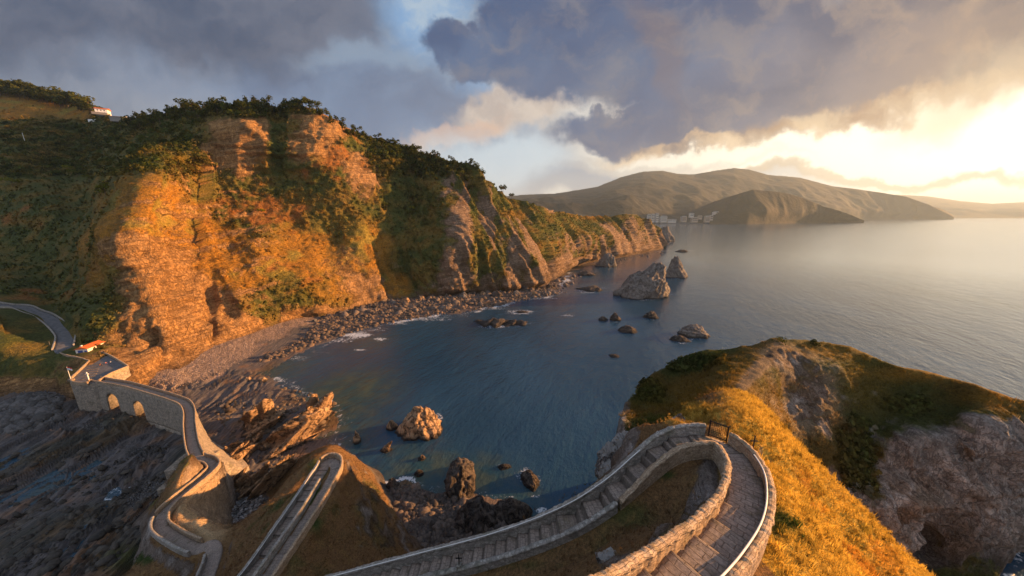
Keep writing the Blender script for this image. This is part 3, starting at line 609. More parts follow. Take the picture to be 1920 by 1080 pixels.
# by the gate, outside the wall
ip((1340, 788, 56.8), (1290, 782, 55), (1240, 792, 53.6), (1380, 800, 56.6), (1205, 812, 53.5), (1185, 822, 52), (1160, 850, 51.5), (1300, 760, 51))
iw((19, 34, 48), (26, 40, 46), (12.5, 31, 43), (10, 30, 36), (12, 37, 22), (8, 33, 12), (14, 44, 5), (6, 38, -2), (22, 48, 30), (30, 52, 25), (20, 58, -2), (35, 60, -2), (48, 50, -2), (10, 60, -4), (30, 75, -5))
# steep seaward side of the stair
pk_ = perp(PA)
for i in range(6, 92, 7):
    q, k = PA[i], pk_[i]
    if i < 72: iw((q[0]+k[0]*2.8, q[1]+k[1]*2.8, q[2]-2.4), (q[0]+k[0]*7, q[1]+k[1]*7, q[2]-12))
    else: iw((q[0]+k[0]*2.6, q[1]+k[1]*2.6, q[2]-1.3), (q[0]+k[0]*6, q[1]+k[1]*6, q[2]-3.4))
iw((-10, 33, 30), (-3, 34, 22), (4, 34, 18), (9, 33, 18), (-12, 42, 12), (-4, 44, 1), (4, 46, -2), (-8, 52, -2), (-14, 50, 3), (0, 54, -3), (-10, 62, -4), (-20, 70, -4))
# cone under the lower stair
ip((660, 900, 27), (650, 870, 30), (690, 915, 19), (705, 945, 15), (650, 960, 27), (700, 1000, 19.5), (620, 1040, 31), (740, 1040, 19), (765, 1000, 9), (800, 1035, 3), (720, 935, 5), (760, 960, -1), (820, 1050, 1), (760, 880, -4), (800, 920, -4), (720, 870, -4), (850, 940, -4), (690, 875, -3), (800, 980, -2), (860, 1000, -3), (740, 920, -2), (830, 1010, -2), (780, 1060, 17), (640, 1080, 36))
ip((540, 930, 27), (480, 1000, 25), (440, 1060, 23), (500, 960, 21), (540, 900, 17), (600, 862, 22), (560, 880, 12), (450, 990, 12), (520, 895, 4), (590, 840, 2), (440, 1000, 10), (436, 960, 2), (630, 838, 12), (660, 850, 2), (480, 930, 3))
iw((-38, 52, 10), (-30, 56, 8), (-26, 62, -3), (-40, 60, 1), (-22, 58, -1), (-33, 50, 21))
# mound between the causeway bends
ip((440, 962, 1), (452, 940, 1), (470, 915, .5), (452, 895, .5), (440, 878, 0), (490, 900, .5), (520, 880, 0), (482, 955, 1.5), (500, 925, 1), (445, 985, 2), (540, 860, -1), (500, 860, 0), (470, 870, 0), (430, 1002, 4), (432, 915, 1), (434, 945, 2))
ip((350, 945, 15.6), (375, 925, 15.4), (400, 915, 14.9), (405, 940, 14.8), (380, 980, 16.6), (340, 990, 16.6), (412, 960, 13.0), (423, 950, 10), (428, 985, 8), (420, 905, 11), (432, 940, 5), (440, 920, 1), (440, 985, 3), (360, 1012, 17.2), (405, 995, 16), (425, 1000, 10), (404, 895, 13.6))
# outer (western) foot of the causeway
ip((280, 985, 9), (290, 960, 8), (270, 1000, 5), (300, 1025, 10), (330, 1050, 12), (355, 1065, 15), (260, 1040, 5), (290, 1075, 7), (230, 1010, 1), (310, 925, 6), (345, 895, 5), (375, 885, 7), (280, 930, .5), (340, 870, -.5), (320, 860, -1), (410, 860, 3), (400, 850, 1), (425, 875, 4), (240, 1090, 3), (330, 1110, 14))
# towards the camera
iw((0, 9, 55), (-8, 12, 50), (0, 3, 63.5), (-2, -6, 68), (12, -5, 55), (-18, 18, 44), (-25, 16, 40), (-40, 20, 32), (-55, 28, 24), (-45, 10, 38), (-70, 20, 12), (-85, 30, 0), (-85, 55, -1), (22, 5, 46), (32, 8, 38), (45, 14, 26), (55, 22, 10), (62, 30, -3), (-20, -6, 55), (20, -6, 52), (-60, -6, 30))
acc = []
for j, c in enumerate(ic):
    if j >= NPATH:
        d = [(math.hypot(c[0]-a[0], c[1]-a[1]), abs(c[2]-a[2])) for a in acc]
        if any(e < 1.1 or (e < 7 and f > (6. if c[2] < 6 else 2.6)*e) for e, f in d): continue
    acc.append(c)
ica = np.array(acc); isl_f = LIN(ica[:, :2], ica[:, 2])
def pdist(x, y, L):
    """distance to a path polyline and the path's height there (linear along segments)"""
    q = np.stack([x, y], -1).reshape(-1, 2); best = np.full(len(q), 1e9); bz = np.zeros(len(q)); sd = np.zeros(len(q))
    lo, hi = L[:, :2].min(0)-5, L[:, :2].max(0)+5
    idx = np.where((q[:, 0] > lo[0]) & (q[:, 0] < hi[0]) & (q[:, 1] > lo[1]) & (q[:, 1] < hi[1]))[0]; qq = q[idx]
    bb = best[idx]; zz = bz[idx]; s_ = sd[idx]
    for a, b in zip(L[:-1], L[1:]):
        d = b[:2]-a[:2]; t = np.clip(((qq-a[:2])@d)/(d@d+1e-9), 0, 1); r = qq-(a[:2]+t[:, None]*d); ds = np.hypot(r[:, 0], r[:, 1])
        k = ds < bb; bb = np.where(k, ds, bb); zz = np.where(k, a[2]+t*(b[2]-a[2]), zz); s_ = np.where(k, d[0]*r[:, 1]-d[1]*r[:, 0], s_)
    best[idx] = bb; bz[idx] = zz; sd[idx] = s_
    return best.reshape(np.shape(x)), bz.reshape(np.shape(x)), sd.reshape(np.shape(x))
def isl_h(x, y, noise=True):
    z = isl_f(np.stack([x, y], -1)); dd0 = pdist(x, y, PA[::3])[0]; p3 = np.stack([x, y, z*.6], -1)
    if noise:
        st = sst(z, 2, 10)*(.15+.85*sst(dd0, 2, 6))
        z = z+st*(fbm(p3*.16, 4, 51)*1.1+fbm(p3*.7, 4, 52)*.28+(ridged(p3*.35, 3, 53)-.5)*.5)
    for L, w in ((PA, 1.45), (PB, 1.3), (PC, 1.45)):
        d, pz, sd = pdist(x, y, L[::2]); k = sst(d, w+1.5, w); z = z*(1-k)+(pz-(.5 if L is PA else .14))*k
    return z
DG = .24
xs = np.arange(-92, 64, DG); ys = np.arange(-8, 82, DG)
X, Y = np.meshgrid(xs, ys); Zh = isl_h(X, Y)
keep = Zh > -2.2
P = np.stack([X, Y, np.maximum(Zh, -2.5)], -1)
# little horizontal push so that rock is not purely a height field
p3 = P.copy(); stp = np.linalg.norm(np.stack(np.gradient(P[..., 2], DG), -1), axis=-1)
push = sst(stp, .9, 2.2)
P[..., 0] += push*fbm(p3*.5, 3, 54)*.9; P[..., 1] += push*fbm(p3*.5, 3, 55)*.9
def proj(P):
    x, y, z = P[..., 0], P[..., 1], P[..., 2]-CAMZ
    f = y*CP-z*SP; f = np.maximum(f, .1); up = y*SP+z*CP
    return 960+F*x/f, 540-F*up/f
U, Vv = proj(P)
n_a = fbm(P*.12, 4, 71); n_b = fbm(P*.5, 4, 72); n_c = fbm(P*2., 3, 73)
rc = np.array([.20, .165, .14])*np.ones(P.shape); rc = lerpc(rc, (.30, .27, .25), sst(n_b, .0, .4)); rc = lerpc(rc, (.11, .07, .045), sst(n_a, .0, .5)); rc = lerpc(rc, (.05, .04, .035), sst(P[..., 2], 4, 1.5)*.7)
brn = np.array([.16, .092, .045])*np.ones(P.shape); brn = lerpc(brn, (.075, .075, .025), sst(n_a+.5*n_b, .0, .5))
brn = lerpc(brn, (.22, .135, .055), sst(n_c, .1, .5)*.6)
gld = np.array([.52, .34, .06])*np.ones(P.shape); gld = lerpc(gld, (.42, .31, .04), sst(n_b+n_a*.5, .1, .6)*.7); gld = lerpc(gld, (.52, .26, .045), sst(n_a, .1, .4))
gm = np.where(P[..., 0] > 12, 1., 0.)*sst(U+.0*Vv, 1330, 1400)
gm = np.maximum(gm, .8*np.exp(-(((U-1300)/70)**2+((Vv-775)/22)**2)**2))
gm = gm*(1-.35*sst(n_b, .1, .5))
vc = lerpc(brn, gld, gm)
vc = lerpc(vc, (.035, .055, .014), sst(blobs(U, Vv, [(900, 1060, 300, 16, .5), (1240, 890, 50, 14, .7), (1460, 985, 26, 36, .8), (1410, 800, 30, 16, .4), (530, 960, 60, 70, .45), (1210, 990, 60, 40, .3), (1330, 850, 30, 20, .8), (250, 1040, 60, 30, .8), (590, 930, 14, 60, .9)], 0)+.4*n_b, .35, .7))
rm = blobs(U, Vv, [(1150, 860, 40, 40, 1), (1180, 815, 18, 20, .9), (1330, 900, 26, 60, .8), (1150, 1050, 40, 20, .6), (1330, 880, 16, 30, .8), (1230, 970, 80, 30, .45), (700, 960, 60, 90, .35), (760, 1010, 60, 40, .45), (270, 980, 30, 40, .8), (300, 1040, 50, 40, .4), (1640, 990, 30, 8, .5)], 0)
cone = np.exp(-(((U-650)/190)**2+((Vv-980)/110)**2)**3)*(Vv > 880)
rm = np.clip(rm+sst(stp, 1.0, 2.2)*.75*(1-.8*cone)+.35*n_b, 0, 1); rm = np.maximum(rm, sst(P[..., 2], 5, 2)); rm = np.where(gm > .4, np.minimum(rm, sst(stp, 1.3, 2.4)), rm)
mound = np.exp(-(((U-380)/55)**2+((Vv-950)/75)**2)**3)
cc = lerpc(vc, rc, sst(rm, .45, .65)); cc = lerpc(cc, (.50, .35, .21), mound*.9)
M_ISL = terrain_mat('island_ground', .16, strata_n=(.6, -.2, .75), freq=.42, bdist=.14, fine=.85)
qm = (keep[:-1, :-1] | keep[1:, :-1] | keep[:-1, 1:] | keep[1:, 1:])
ISL_CC = cc.copy()
ISLP, ISL_GM, ISL_RM, ISL_U, ISL_V = P, gm, rm, U, Vv
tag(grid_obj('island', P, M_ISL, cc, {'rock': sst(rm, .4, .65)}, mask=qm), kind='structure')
# ================================================================== stone materials
def stone_mat(name, cols, scale=3., bd=.03, mort=(.05, .04, .035), stretch=(1, 1, 1.6), warm=0.):
    m_, N, out = mat(name)
    pos = N.new('ShaderNodeNewGeometry').outputs['Position']
    n0 = N.new('ShaderNodeTexNoise', {}, {'Vector': pos, 'Scale': 1.5, 'Detail': 3})
    p = N.vm('ADD', N.vm('MULTIPLY', pos, stretch), N.vm('SCALE', N.vm('SUBTRACT', n0.outputs['Color'], (.5, .5, .5)), scale=.35))
    v1 = N.new('ShaderNodeTexVoronoi', {'feature': 'F1'}, {'Vector': p, 'Scale': scale, 'Randomness': .9})
    v2 = N.new('ShaderNodeTexVoronoi', {'feature': 'DISTANCE_TO_EDGE'}, {'Vector': p, 'Scale': scale, 'Randomness': .9})
    sp = N.new('ShaderNodeSeparateXYZ', {}, {0: v1.outputs['Color']})
    c = N.ramp(sp.outputs[0], [(0, cols[0]), (.5, cols[1]), (1, cols[2])])
    n1 = N.noise(pos, 9., 5, .7); n2 = N.noise(pos, .7, 4, .6)
    c = N.mix(.7, c, N.mix(N.ss(n1, .3, .7), (.6, .6, .6), (1.35, 1.35, 1.35)), 'MULTIPLY')
    c = N.mix(N.ss(n2, .5, .72), c, N.mix(1., c, (.55, .58, .5), 'MULTIPLY'))
    ed = N.ss(v2.outputs['Distance'], .0, .08)
    c = N.mix(ed, mort, c)
    h = N.m('ADD', N.m('MULTIPLY', ed, 1.), N.m('ADD', N.m('MULTIPLY', n1, .35), N.m('MULTIPLY', sp.outputs[1], .4)))
    finish(N, out, c, .9, N.bump(h, 1., bd), .2); return m_
def course_mat(name, cols, bw, bh, bd, mort, warp=.3, ax=('su', 'sv')):
    m_, N, out = mat(name); pos = N.new('ShaderNodeNewGeometry').outputs['Position']
    s_ = N.new('ShaderNodeAttribute', {'attribute_name': ax[0]}).outputs['Fac']; t_ = N.new('ShaderNodeAttribute', {'attribute_name': ax[1]}).outputs['Fac']
    nz = N.new('ShaderNodeTexNoise', {}, {'Vector': pos, 'Scale': 1.7, 'Detail': 4, 'Roughness': .6}).outputs['Color']
    p = N.vm('ADD', N.comb(s_, t_), N.vm('SCALE', N.vm('SUBTRACT', nz, (.5, .5, .5)), scale=warp))
    b = N.new('ShaderNodeTexBrick', {'offset': .37, 'offset_frequency': 2, 'squash': 1.5, 'squash_frequency': 3}, {'Vector': p, 'Color1': (0, 0, 0), 'Color2': (1, 1, 1), 'Mortar': (.5, .5, .5), 'Scale': 1., 'Mortar Size': bh*.07, 'Mortar Smooth': .6, 'Brick Width': bw, 'Row Height': bh})
    n1 = N.noise(pos, 7., 6, .7); n2 = N.noise(pos, .8, 6, .65); n3 = N.noise(pos, 26., 3, .6)
    c = N.ramp(N.m('ADD', N.m('MULTIPLY', b.outputs['Color'], .6), N.m('MULTIPLY', n2, .4)), [(0, cols[0]), (.5, cols[1]), (1, cols[2])])
    c = N.mix(.9, c, N.mix(N.ss(n1, .3, .7), (.62, .62, .62), (1.3, 1.3, 1.3)), 'MULTIPLY')
    c = N.mix(N.ss(n2, .52, .68), c, N.mix(1., c, (.62, .62, .52), 'MULTIPLY'))
    c = N.mix(N.m('MULTIPLY', b.outputs['Fac'], .85), c, mort)
    c = N.mix(N.m('MULTIPLY', N.new('ShaderNodeAttribute', {'attribute_name': 'edge'}).outputs['Fac'], .85), c, (.05, .04, .032))  # riser shade put into the colour along the step edges
    h = N.m('ADD', N.m('MULTIPLY', N.m('SUBTRACT', 1., b.outputs['Fac']), 1.), N.m('ADD', N.m('MULTIPLY', n1, .6), N.m('ADD', N.m('MULTIPLY', n3, .2), N.m('MULTIPLY', b.outputs['Color'], .3))))
    finish(N, out, c, .9, N.bump(h, 1., bd), .2); return m_
M_WALL = course_mat('dry_stone', [(.28, .19, .12), (.43, .31, .205), (.56, .44, .32)], .34, .13, .05, (.13, .10, .075), .14)
M_WALLG = stone_mat('grey_masonry', [(.25, .225, .20), (.35, .315, .275), (.44, .40, .35)], 3.2, .03, mort=(.24, .215, .185))
M_BRID = stone_mat('bridge_masonry', [(.24, .20, .16), (.33, .27, .21), (.42, .34, .26)], 1.5, .06, mort=(.2, .165, .13), stretch=(1, 1, 1.3))
M_FLAG = course_mat('flagstones', [(.24, .19, .155), (.30, .24, .20), (.36, .29, .24)], .62, .36, .02, (.15, .115, .09), .22)
def plain_mat(name, c, rough=.8, nz=.25, sc=4., bd=.01, metal=0., spec=.3):
    m_, N, out = mat(name); pos = N.new('ShaderNodeNewGeometry').outputs['Position']; n1 = N.noise(pos, sc, 5, .65)
    cc = N.mix(N.ss(n1, .3, .7), tuple(q*(1-nz) for q in c), tuple(min(1, q*(1+nz)) for q in c))
    finish(N, out, cc, rough, N.bump(n1, .6, bd), spec, metal); return m_
M_CONC = plain_mat('weathered_concrete', (.24, .215, .19), .85, .3, 3., .02)
M_ASPH = plain_mat('asphalt', (.125, .122, .125), .8, .3, .8, .02)
M_WHITE = plain_mat('white_paint', (.78, .76, .72), .5, .08, 6.)
M_IRON = plain_mat('dark_iron', (.03, .027, .025), .55, .3, 20., .003, .6)
M_TILE = plain_mat('roof_tiles', (.50, .13, .035), .8, .35, 6., .03)
M_BLUE = plain_mat('blue_paint', (.03, .07, .26), .6, .15)
M_RED = plain_mat('red_cloth', (.55, .04, .02), .8, .15)
# ================================================================== walls, path ribbons
def wall(name, L, h=.95, th=.45, below=1.2, m=None, ds=.1, amp=.05, cop=.06, parent=None, seed=0, cap=True, taper=0.):
    L, s = resample(L, ds); n = perp(L); N_ = len(L)
    prof = [(-th/2-.05, -below)]+[(-th/2, -below*.4), (-th/2, 0), (-th/2, h*.33), (-th/2, h*.66), (-th/2+.01, h-.17), (-th/2-cop, h-.14), (-th/2-cop*.6, h-.02), (-th/4, h+.02), (0, h+.04)]
    prof = prof+[(-a, b) for a, b in prof[-2::-1]]
    pr = np.array(prof); P = np.zeros((N_, len(pr), 3))
    P[..., 0] = L[:, 0:1]+n[:, 0:1]*pr[None, :, 0]; P[..., 1] = L[:, 1:2]+n[:, 1:2]*pr[None, :, 0]; P[..., 2] = L[:, 2:3]+pr[None, :, 1]*(np.where(pr[None, :, 1] > 0, .24+.76*sst(s, 0, taper)[:, None], 1.) if taper else 1.)
    hi = (pr[None, :, 1] > -.1)*np.ones((N_, 1))
    sj = s[:, None]*np.ones(len(pr)); k = np.stack([sj*2.6, pr[None, :, 1]*3+0*sj, np.sign(pr[None, :, 0])*3+0*sj], -1)
    f1 = fbm(k, 3, 80+seed); f2 = fbm(k*2.7, 2, 84+seed)
    off = (f1*amp*1.3+f2*amp)*hi; sg = np.sign(pr[None, :, 0])
    P[..., 0] += n[:, 0:1]*off*sg; P[..., 1] += n[:, 1:2]*off*sg
    topm = np.clip((pr[None, :, 1]-h*.5)/(h*.5), 0, 1)
    st = (_h(np.floor(sj/.21), np.zeros_like(sj, int)*1., np.zeros_like(sj), 3+seed)-.5)*.075
    P[..., 2] += (st+fbm(np.stack([sj*.5, 0*sj, 0*sj], -1), 2, 88+seed)*.07)*topm
    V = P.reshape(-1, 3); Q = grid_q(N_, len(pr))
    arc = np.concatenate([[0], np.cumsum(np.hypot(*np.diff(pr, axis=0).T))]); sv_ = sj*0+arc[None]
    o = mesh_np(name, V, Q, [m or M_WALL], parent=parent, attrs={'su': sj, 'sv': sv_})
    if cap:
        bm = bmesh.new(); bm.from_mesh(o.data); bm.verts.ensure_lookup_table(); c = len(pr)
        bm.faces.new([bm.verts[i] for i in range(c)]); bm.faces.new([bm.verts[(N_-1)*c+i] for i in range(c-1, -1, -1)])
        bmesh.ops.recalc_face_normals(bm, faces=bm.faces); bm.to_mesh(o.data); bm.free()
    return o
def ribbon(name, L, w, m, ds=.12, steps=None, nc=7, drop=.25, amp=.012, curve_in=0.):
    """walking surface; steps = (s0, s1, tread) stretches where the height goes up in risers"""
    L, s = resample(L, ds)
    z = L[:, 2].copy(); riser_shade = np.zeros(len(L))
    for (s0, s1, tr) in (steps or []):
        k = (s >= s0) & (s <= s1); ed = [s0]; pt = tr if isinstance(tr, (list, tuple)) else [tr]
        while ed[-1] < s1+3: ed.append(ed[-1]+pt[(len(ed)-1) % len(pt)])
        ed = np.array(ed); ii = np.clip(np.searchsorted(ed, s, 'right')-1, 0, len(ed)-2); zi = np.interp((ed[ii]+ed[ii+1])/2, s, L[:, 2])
        z = np.where(k, zi, z); riser_shade = np.where(k, np.exp(-(np.min(np.abs(s[:, None]-ed[None]), 1)/.09)**2), riser_shade)  # dark band at every step edge, painted shade that makes the risers read
    n = perp(L)*(L[:, 3:4] if L.shape[1] > 3 else 1.); a = np.linspace(-w, w, nc)
    P = np.zeros((len(L), nc+2, 3)); aa = np.concatenate([[-w-.02], a, [w+.02]])
    P[..., 0] = L[:, 0:1]+n[:, 0:1]*aa; P[..., 1] = L[:, 1:2]+n[:, 1:2]*aa; P[..., 2] = z[:, None]; P[:, 0, 2] -= drop; P[:, -1, 2] -= drop
    P[..., 2] += fbm(P*1.3, 2, 90)*amp
    return mesh_np(name, P.reshape(-1, 3), grid_q(len(L), nc+2), [m], smooth=False, attrs={'su': (0*P[..., 0]+aa[None]*1.), 'sv': 0*P[..., 0]+s[:, None], 'edge': 0*P[..., 0]+riser_shade[:, None]})
def sub(L, s0, s1, ds=.2):
    R, s = resample(L, ds); k = (s >= s0) & (s <= s1); return R[k]
LA = resample(PA, .1)[1][-1]; LB = resample(PB, .1)[1][-1]
def s_near(L, a, b, z):
    q = at_z(a, b, z); R, s = resample(L, .1); return s[np.argmin(np.hypot(R[:, 0]-q[0], R[:, 1]-q[1]))]
sTop = s_near(PA, 1275, 817, 57.8); sGate0 = s_near(PA, 1328, 815, 57.9); sGate1 = s_near(PA, 1362, 828, 58)
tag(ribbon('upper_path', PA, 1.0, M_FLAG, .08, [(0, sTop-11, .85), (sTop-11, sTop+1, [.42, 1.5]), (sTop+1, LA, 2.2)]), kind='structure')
sB = s_near(PB, 612, 868, 33.7)
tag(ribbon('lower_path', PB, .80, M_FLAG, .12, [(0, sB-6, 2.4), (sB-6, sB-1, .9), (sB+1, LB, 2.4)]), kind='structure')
tag(ribbon('causeway_path', np.vstack([PD, PC[1:]]), 1.0, M_FLAG, .15), kind='structure')
# parapets of the upper loop: outer wall broken by the gate
o = wall('stone_wall', offset(sub(PA, 0, sGate0), 1.17), .92, .28, 1.6, M_WALLG, .09, .035, .05)
tag(o, 'long grey stone parapet on the sea side of the stepped path', 'wall')
o = wall('stone_wall', offset(sub(PA, sGate1, LA), 1.17), .92, .28, 1.5, M_WALL, .08, .05, .05, seed=2)
tag(o, 'rounded outer stone wall between the flagstone path and the golden grass slope', 'wall')
o = wall('stone_wall', offset(sub(PA, sTop-6.5, LA), -1.16), .9, .32, 1.3, M_WALL, .08, .06, .05, seed=4, taper=3.)
tag(o, 'thick inner stone wall of the hairpin, its near stretch glowing orange in the sun', 'wall')
o = wall('kerb_wall', offset(sub(PA, 0, sTop-6.5), -1.12), .22, .34, .8, M_WALLG, .1, .03, .02, seed=5)
tag(o, 'low stone kerb along the grassy inner side of the stepped path', 'kerb')
# parapets of the lower zigzag
o = wall('stone_wall', offset(sub(PB, 0, sB-.2), .96), .9, .3, 2., M_WALLG, .14, .035, .04, seed=6)
tag(o, 'grey parapet on the left side of the steep lower double stair', 'wall')
o = wall('stone_wall', offset(sub(PB, sB-.2, LB), .96), .9, .34, 2.4, M_WALL, .14, .05, .04, seed=7)
tag(o, 'stone-faced parapet on the right side of the steep lower double stair', 'wall')
mid = pxl([(600, 905, 34.0), (566, 962, 34.5), (526, 1020, 35), (478, 1088, 35.4), (440, 1135, 35.8)], 8)
o = wall('stone_wall', mid, .8, .32, 2.6, M_WALLG, .14, .04, .04, seed=8)
tag(o, 'dividing stone wall between the two lanes of the lower stair', 'wall')
# causeway parapets
LPC = resample(PC, .1)[1][-1]
sc1 = s_near(PC, 301, 985, 16); scE = s_near(PC, 372, 1029, 17.2); scF = s_near(PC, 402, 1040, 18)
o = wall('stone_wall', offset(sub(PC, 0, s_near(PC, 312, 962, 15.5)), -1.16), .95, .34, 3.0, M_WALL, .14, .035, .04, seed=9)
tag(o, 'sunlit western parapet of the causeway path, above the dark rock platform', 'wall')
o = wall('stone_wall', offset(sub(PC, s_near(PC, 308, 968, 15.6), scE), -1.16), .95, .4, 4.2, M_WALLG, .14, .04, .04, seed=10)
tag(o, 'tall grey retaining wall under the lowest bend of the causeway path', 'wall')
o = wall('stone_wall', offset(sub(PC, 1.2, scE-.6), 1.16), .95, .34, 1.4, M_WALL, .14, .035, .04, seed=11)
tag(o, 'curved parapet between the causeway path and the stone-faced mound', 'wall')
o = wall('stone_wall', offset(sub(PC, scF-.5, LPC), -1.14), .85, .34, 1.4, M_WALLG, .14, .03, .04, seed=12)
tag(o, 'short left-hand parapet of the path that climbs away below the mound', 'wall')
# ================================================================== far mountains
def mount(name, crest, basev, y_c, y_b, seed, amp, colr, colr2, mname):
    us = np.arange(crest[0][0], crest[-1][0]+1, 2.2); NR = 110; tt = np.linspace(0, 1, NR)[:, None]
    VT = curve(crest, us); VB = curve(basev, us); U = np.tile(us, (NR, 1)); Vv = VB*(1-tt)+VT*tt
    yb = at_z(us, VB, 0)[:, 1] if y_b is None else np.full(len(us), y_b)
    yc = np.interp(us, *zip(*y_c))
    w = (1/yb)*(1-tt)+(1/yc)*tt
    P = at_y(U, Vv, 1/w)
    n = normals(P); n[n[..., 1] > 0] *= -1
    k = sst(P[..., 2], 0, 120)*(1-tt)**.6
    P = P+n*((ridged(P*np.array([.0011, .0011, .0004]), 4, seed)-.5)*amp*k+fbm(P*.004, 3, seed+3)*amp*.16*k)[..., None]
    top = P[-1].copy(); P[-1, :, 2] += fbm(P[-1]*.02, 3, seed+4)*7
    bk = []
    for d, dz in ((400, -60), (1500, -400), (2500, -900)):
        q = P[-1].copy(); q[:, 1] += d; q[:, 2] = np.maximum(q[:, 2]+dz, -20); bk.append(q)
    ft = P[0].copy(); ft[:, 2] = -20
    cc = lerpc(np.array(colr)*np.ones(P.shape), colr2, sst(fbm(P*.003, 4, seed+6), -.05, .35)*sst(tt*np.ones_like(U), .75, .3))
    Pf = np.concatenate([ft[None], P, np.array(bk)])
    tag(grid_obj(name, Pf, terrain_mat(mname, 90., freq=1., bstr=.6, bdist=25., fine=.4), padr(cc, 1, 3), {'rock': padr(0*U+MR, 1, 3)}), kind='structure')
MR = 0.
mount('far_mountain', [(1600, 382), (1680, 365), (1740, 368), (1800, 377), (1860, 382), (1920, 379), (2000, 384), (2100, 392), (2250, 402)], [(1600, 410), (2250, 407)], [(1600, 14000), (2250, 14500)], 9500, 101, 300, (.015, .02, .012), (.03, .03, .02), 'far_slope')
mount('mountain', [(900, 372), (985, 365), (1040, 363), (1085, 356), (1120, 350), (1165, 332), (1205, 322), (1242, 320), (1270, 326), (1300, 327), (1340, 320), (1375, 315), (1405, 318), (1440, 328), (1500, 333), (1560, 349), (1600, 354), (1650, 361), (1700, 369), (1740, 384), (1790, 408)],
      [(900, 425), (1180, 420), (1260, 417), (1300, 417), (1350, 415), (1500, 413.5), (1600, 412), (1700, 411), (1790, 409.5)], [(900, 5200), (1200, 6400), (1400, 6800), (1790, 6200)], None, 111, 330, (.011, .012, .011), (.020, .020, .015), 'mountain_slope')
MR = .3
mount('sea_headland', [(1330, 412), (1350, 398), (1372, 376), (1392, 362), (1412, 356), (1440, 358), (1475, 362), (1510, 373), (1545, 387), (1585, 399), (1620, 413)], [(1330, 420), (1400, 420.5), (1520, 418), (1620, 415.2)], [(1330, 3050), (1420, 3150), (1620, 3350)], None, 121, 200, (.015, .015, .010), (.045, .036, .022), 'sea_headland_slope')
# haze
def make_haze():
    m_, N, out = mat('haze_air')
    v = N.new('ShaderNodeVolumePrincipled', {}, {'Color': (.62, .82, 1.), 'Density': HAZE, 'Anisotropy': .2})
    N.l.new(v.outputs[0], out.inputs['Volume'])
    bpy.ops.mesh.primitive_cube_add(size=1); o = bpy.context.object; o.name = 'haze'; o.data.name = 'haze'
    o.scale = (66000, 66000, 1160+60); o.location = (0, 0, (1160-60)/2); o.data.materials.append(m_); tag(o, kind='stuff')
HAZE = 4.2e-5
make_haze()
# ================================================================== objects
def tube(pts, r, n=6, closed_ends=True):
    p = np.asarray(pts, float); T = np.gradient(p, axis=0); T /= np.linalg.norm(T, axis=1, keepdims=True)+1e-9
    up = np.array([0, 0, 1.]) if abs(T[:, 2]).max() < .9 else np.array([1., 0, 0])
    A = np.cross(T, up); A /= np.linalg.norm(A, axis=1, keepdims=True)+1e-9; B = np.cross(A, T)
    a = np.linspace(0, 2*math.pi, n, endpoint=False)
    V = p[:, None]+r*(np.cos(a)[None, :, None]*A[:, None]+np.sin(a)[None, :, None]*B[:, None])
    i = np.arange(len(p)*n).reshape(len(p), n); j = np.roll(i, -1, 1)
    Q = np.stack([i[:-1], j[:-1], j[1:], i[1:]], -1).reshape(-1, 4)
    return V.reshape(-1, 3), Q
class MB:
    """collects convex pieces of one part"""
    def __init__(s): s.bm = bmesh.new()
    def box(s, c, d, rz=0., rx=0., ry=0., bev=0.):
        r = bmesh.ops.create_cube(s.bm, size=1.0); vs_ = r['verts']
        M = Matrix.Translation(c) @ Matrix.Rotation(rz, 4, 'Z') @ Matrix.Rotation(ry, 4, 'Y') @ Matrix.Rotation(rx, 4, 'X') @ Matrix.Diagonal((*d, 1))
        bmesh.ops.transform(s.bm, matrix=M, verts=vs_)
        if bev:
            es = list({e for v in vs_ for e in v.link_edges}); bmesh.ops.bevel(s.bm, geom=es, offset=bev, segments=1, affect='EDGES')
        return s
    def cyl(s, a, b, r0, r1=None, n=8):
        a, b = Vector(a), Vector(b); r1 = r0 if r1 is None else r1
        M = Matrix.Translation((a+b)/2) @ (b-a).to_track_quat('Z', 'Y').to_matrix().to_4x4()
        bmesh.ops.create_cone(s.bm, cap_ends=True, segments=n, radius1=r0, radius2=max(r1, 1e-4), depth=(b-a).length, matrix=M); return s
    def poly(s, pts, z0, z1):
        lo = [s.bm.verts.new((*p[:2], z0)) for p in pts]; hi = [s.bm.verts.new((*p[:2], z1)) for p in pts]; n = len(pts)
        s.bm.faces.new(hi); s.bm.faces.new(lo[::-1])
        for i in range(n): s.bm.faces.new((lo[i], lo[(i+1) % n], hi[(i+1) % n], hi[i]))
        bmesh.ops.recalc_face_normals(s.bm, faces=s.bm.faces); return s
    def tri_prism(s, w, d, h, z, over=.3):      # gable roof, ridge along x
        v = [s.bm.verts.new(q) for q in ((-w/2-over, -d/2-over, z), (w/2+over, -d/2-over, z), (w/2+over, d/2+over, z), (-w/2-over, d/2+over, z), (-w/2-over, 0, z+h), (w/2+over, 0, z+h))]
        for f in ((0, 1, 5, 4), (2, 3, 4, 5), (0, 4, 3), (1, 2, 5), (3, 2, 1, 0)): s.bm.faces.new([v[i] for i in f])
        return s
    def build(s, name, m, parent=None, smooth=False):
        me = bpy.data.meshes.new(name); s.bm.to_mesh(me); s.bm.free(); me.materials.append(m)
        if smooth:
            for p in me.polygons: p.use_smooth = True
        return link(bpy.data.objects.new(name, me), parent)
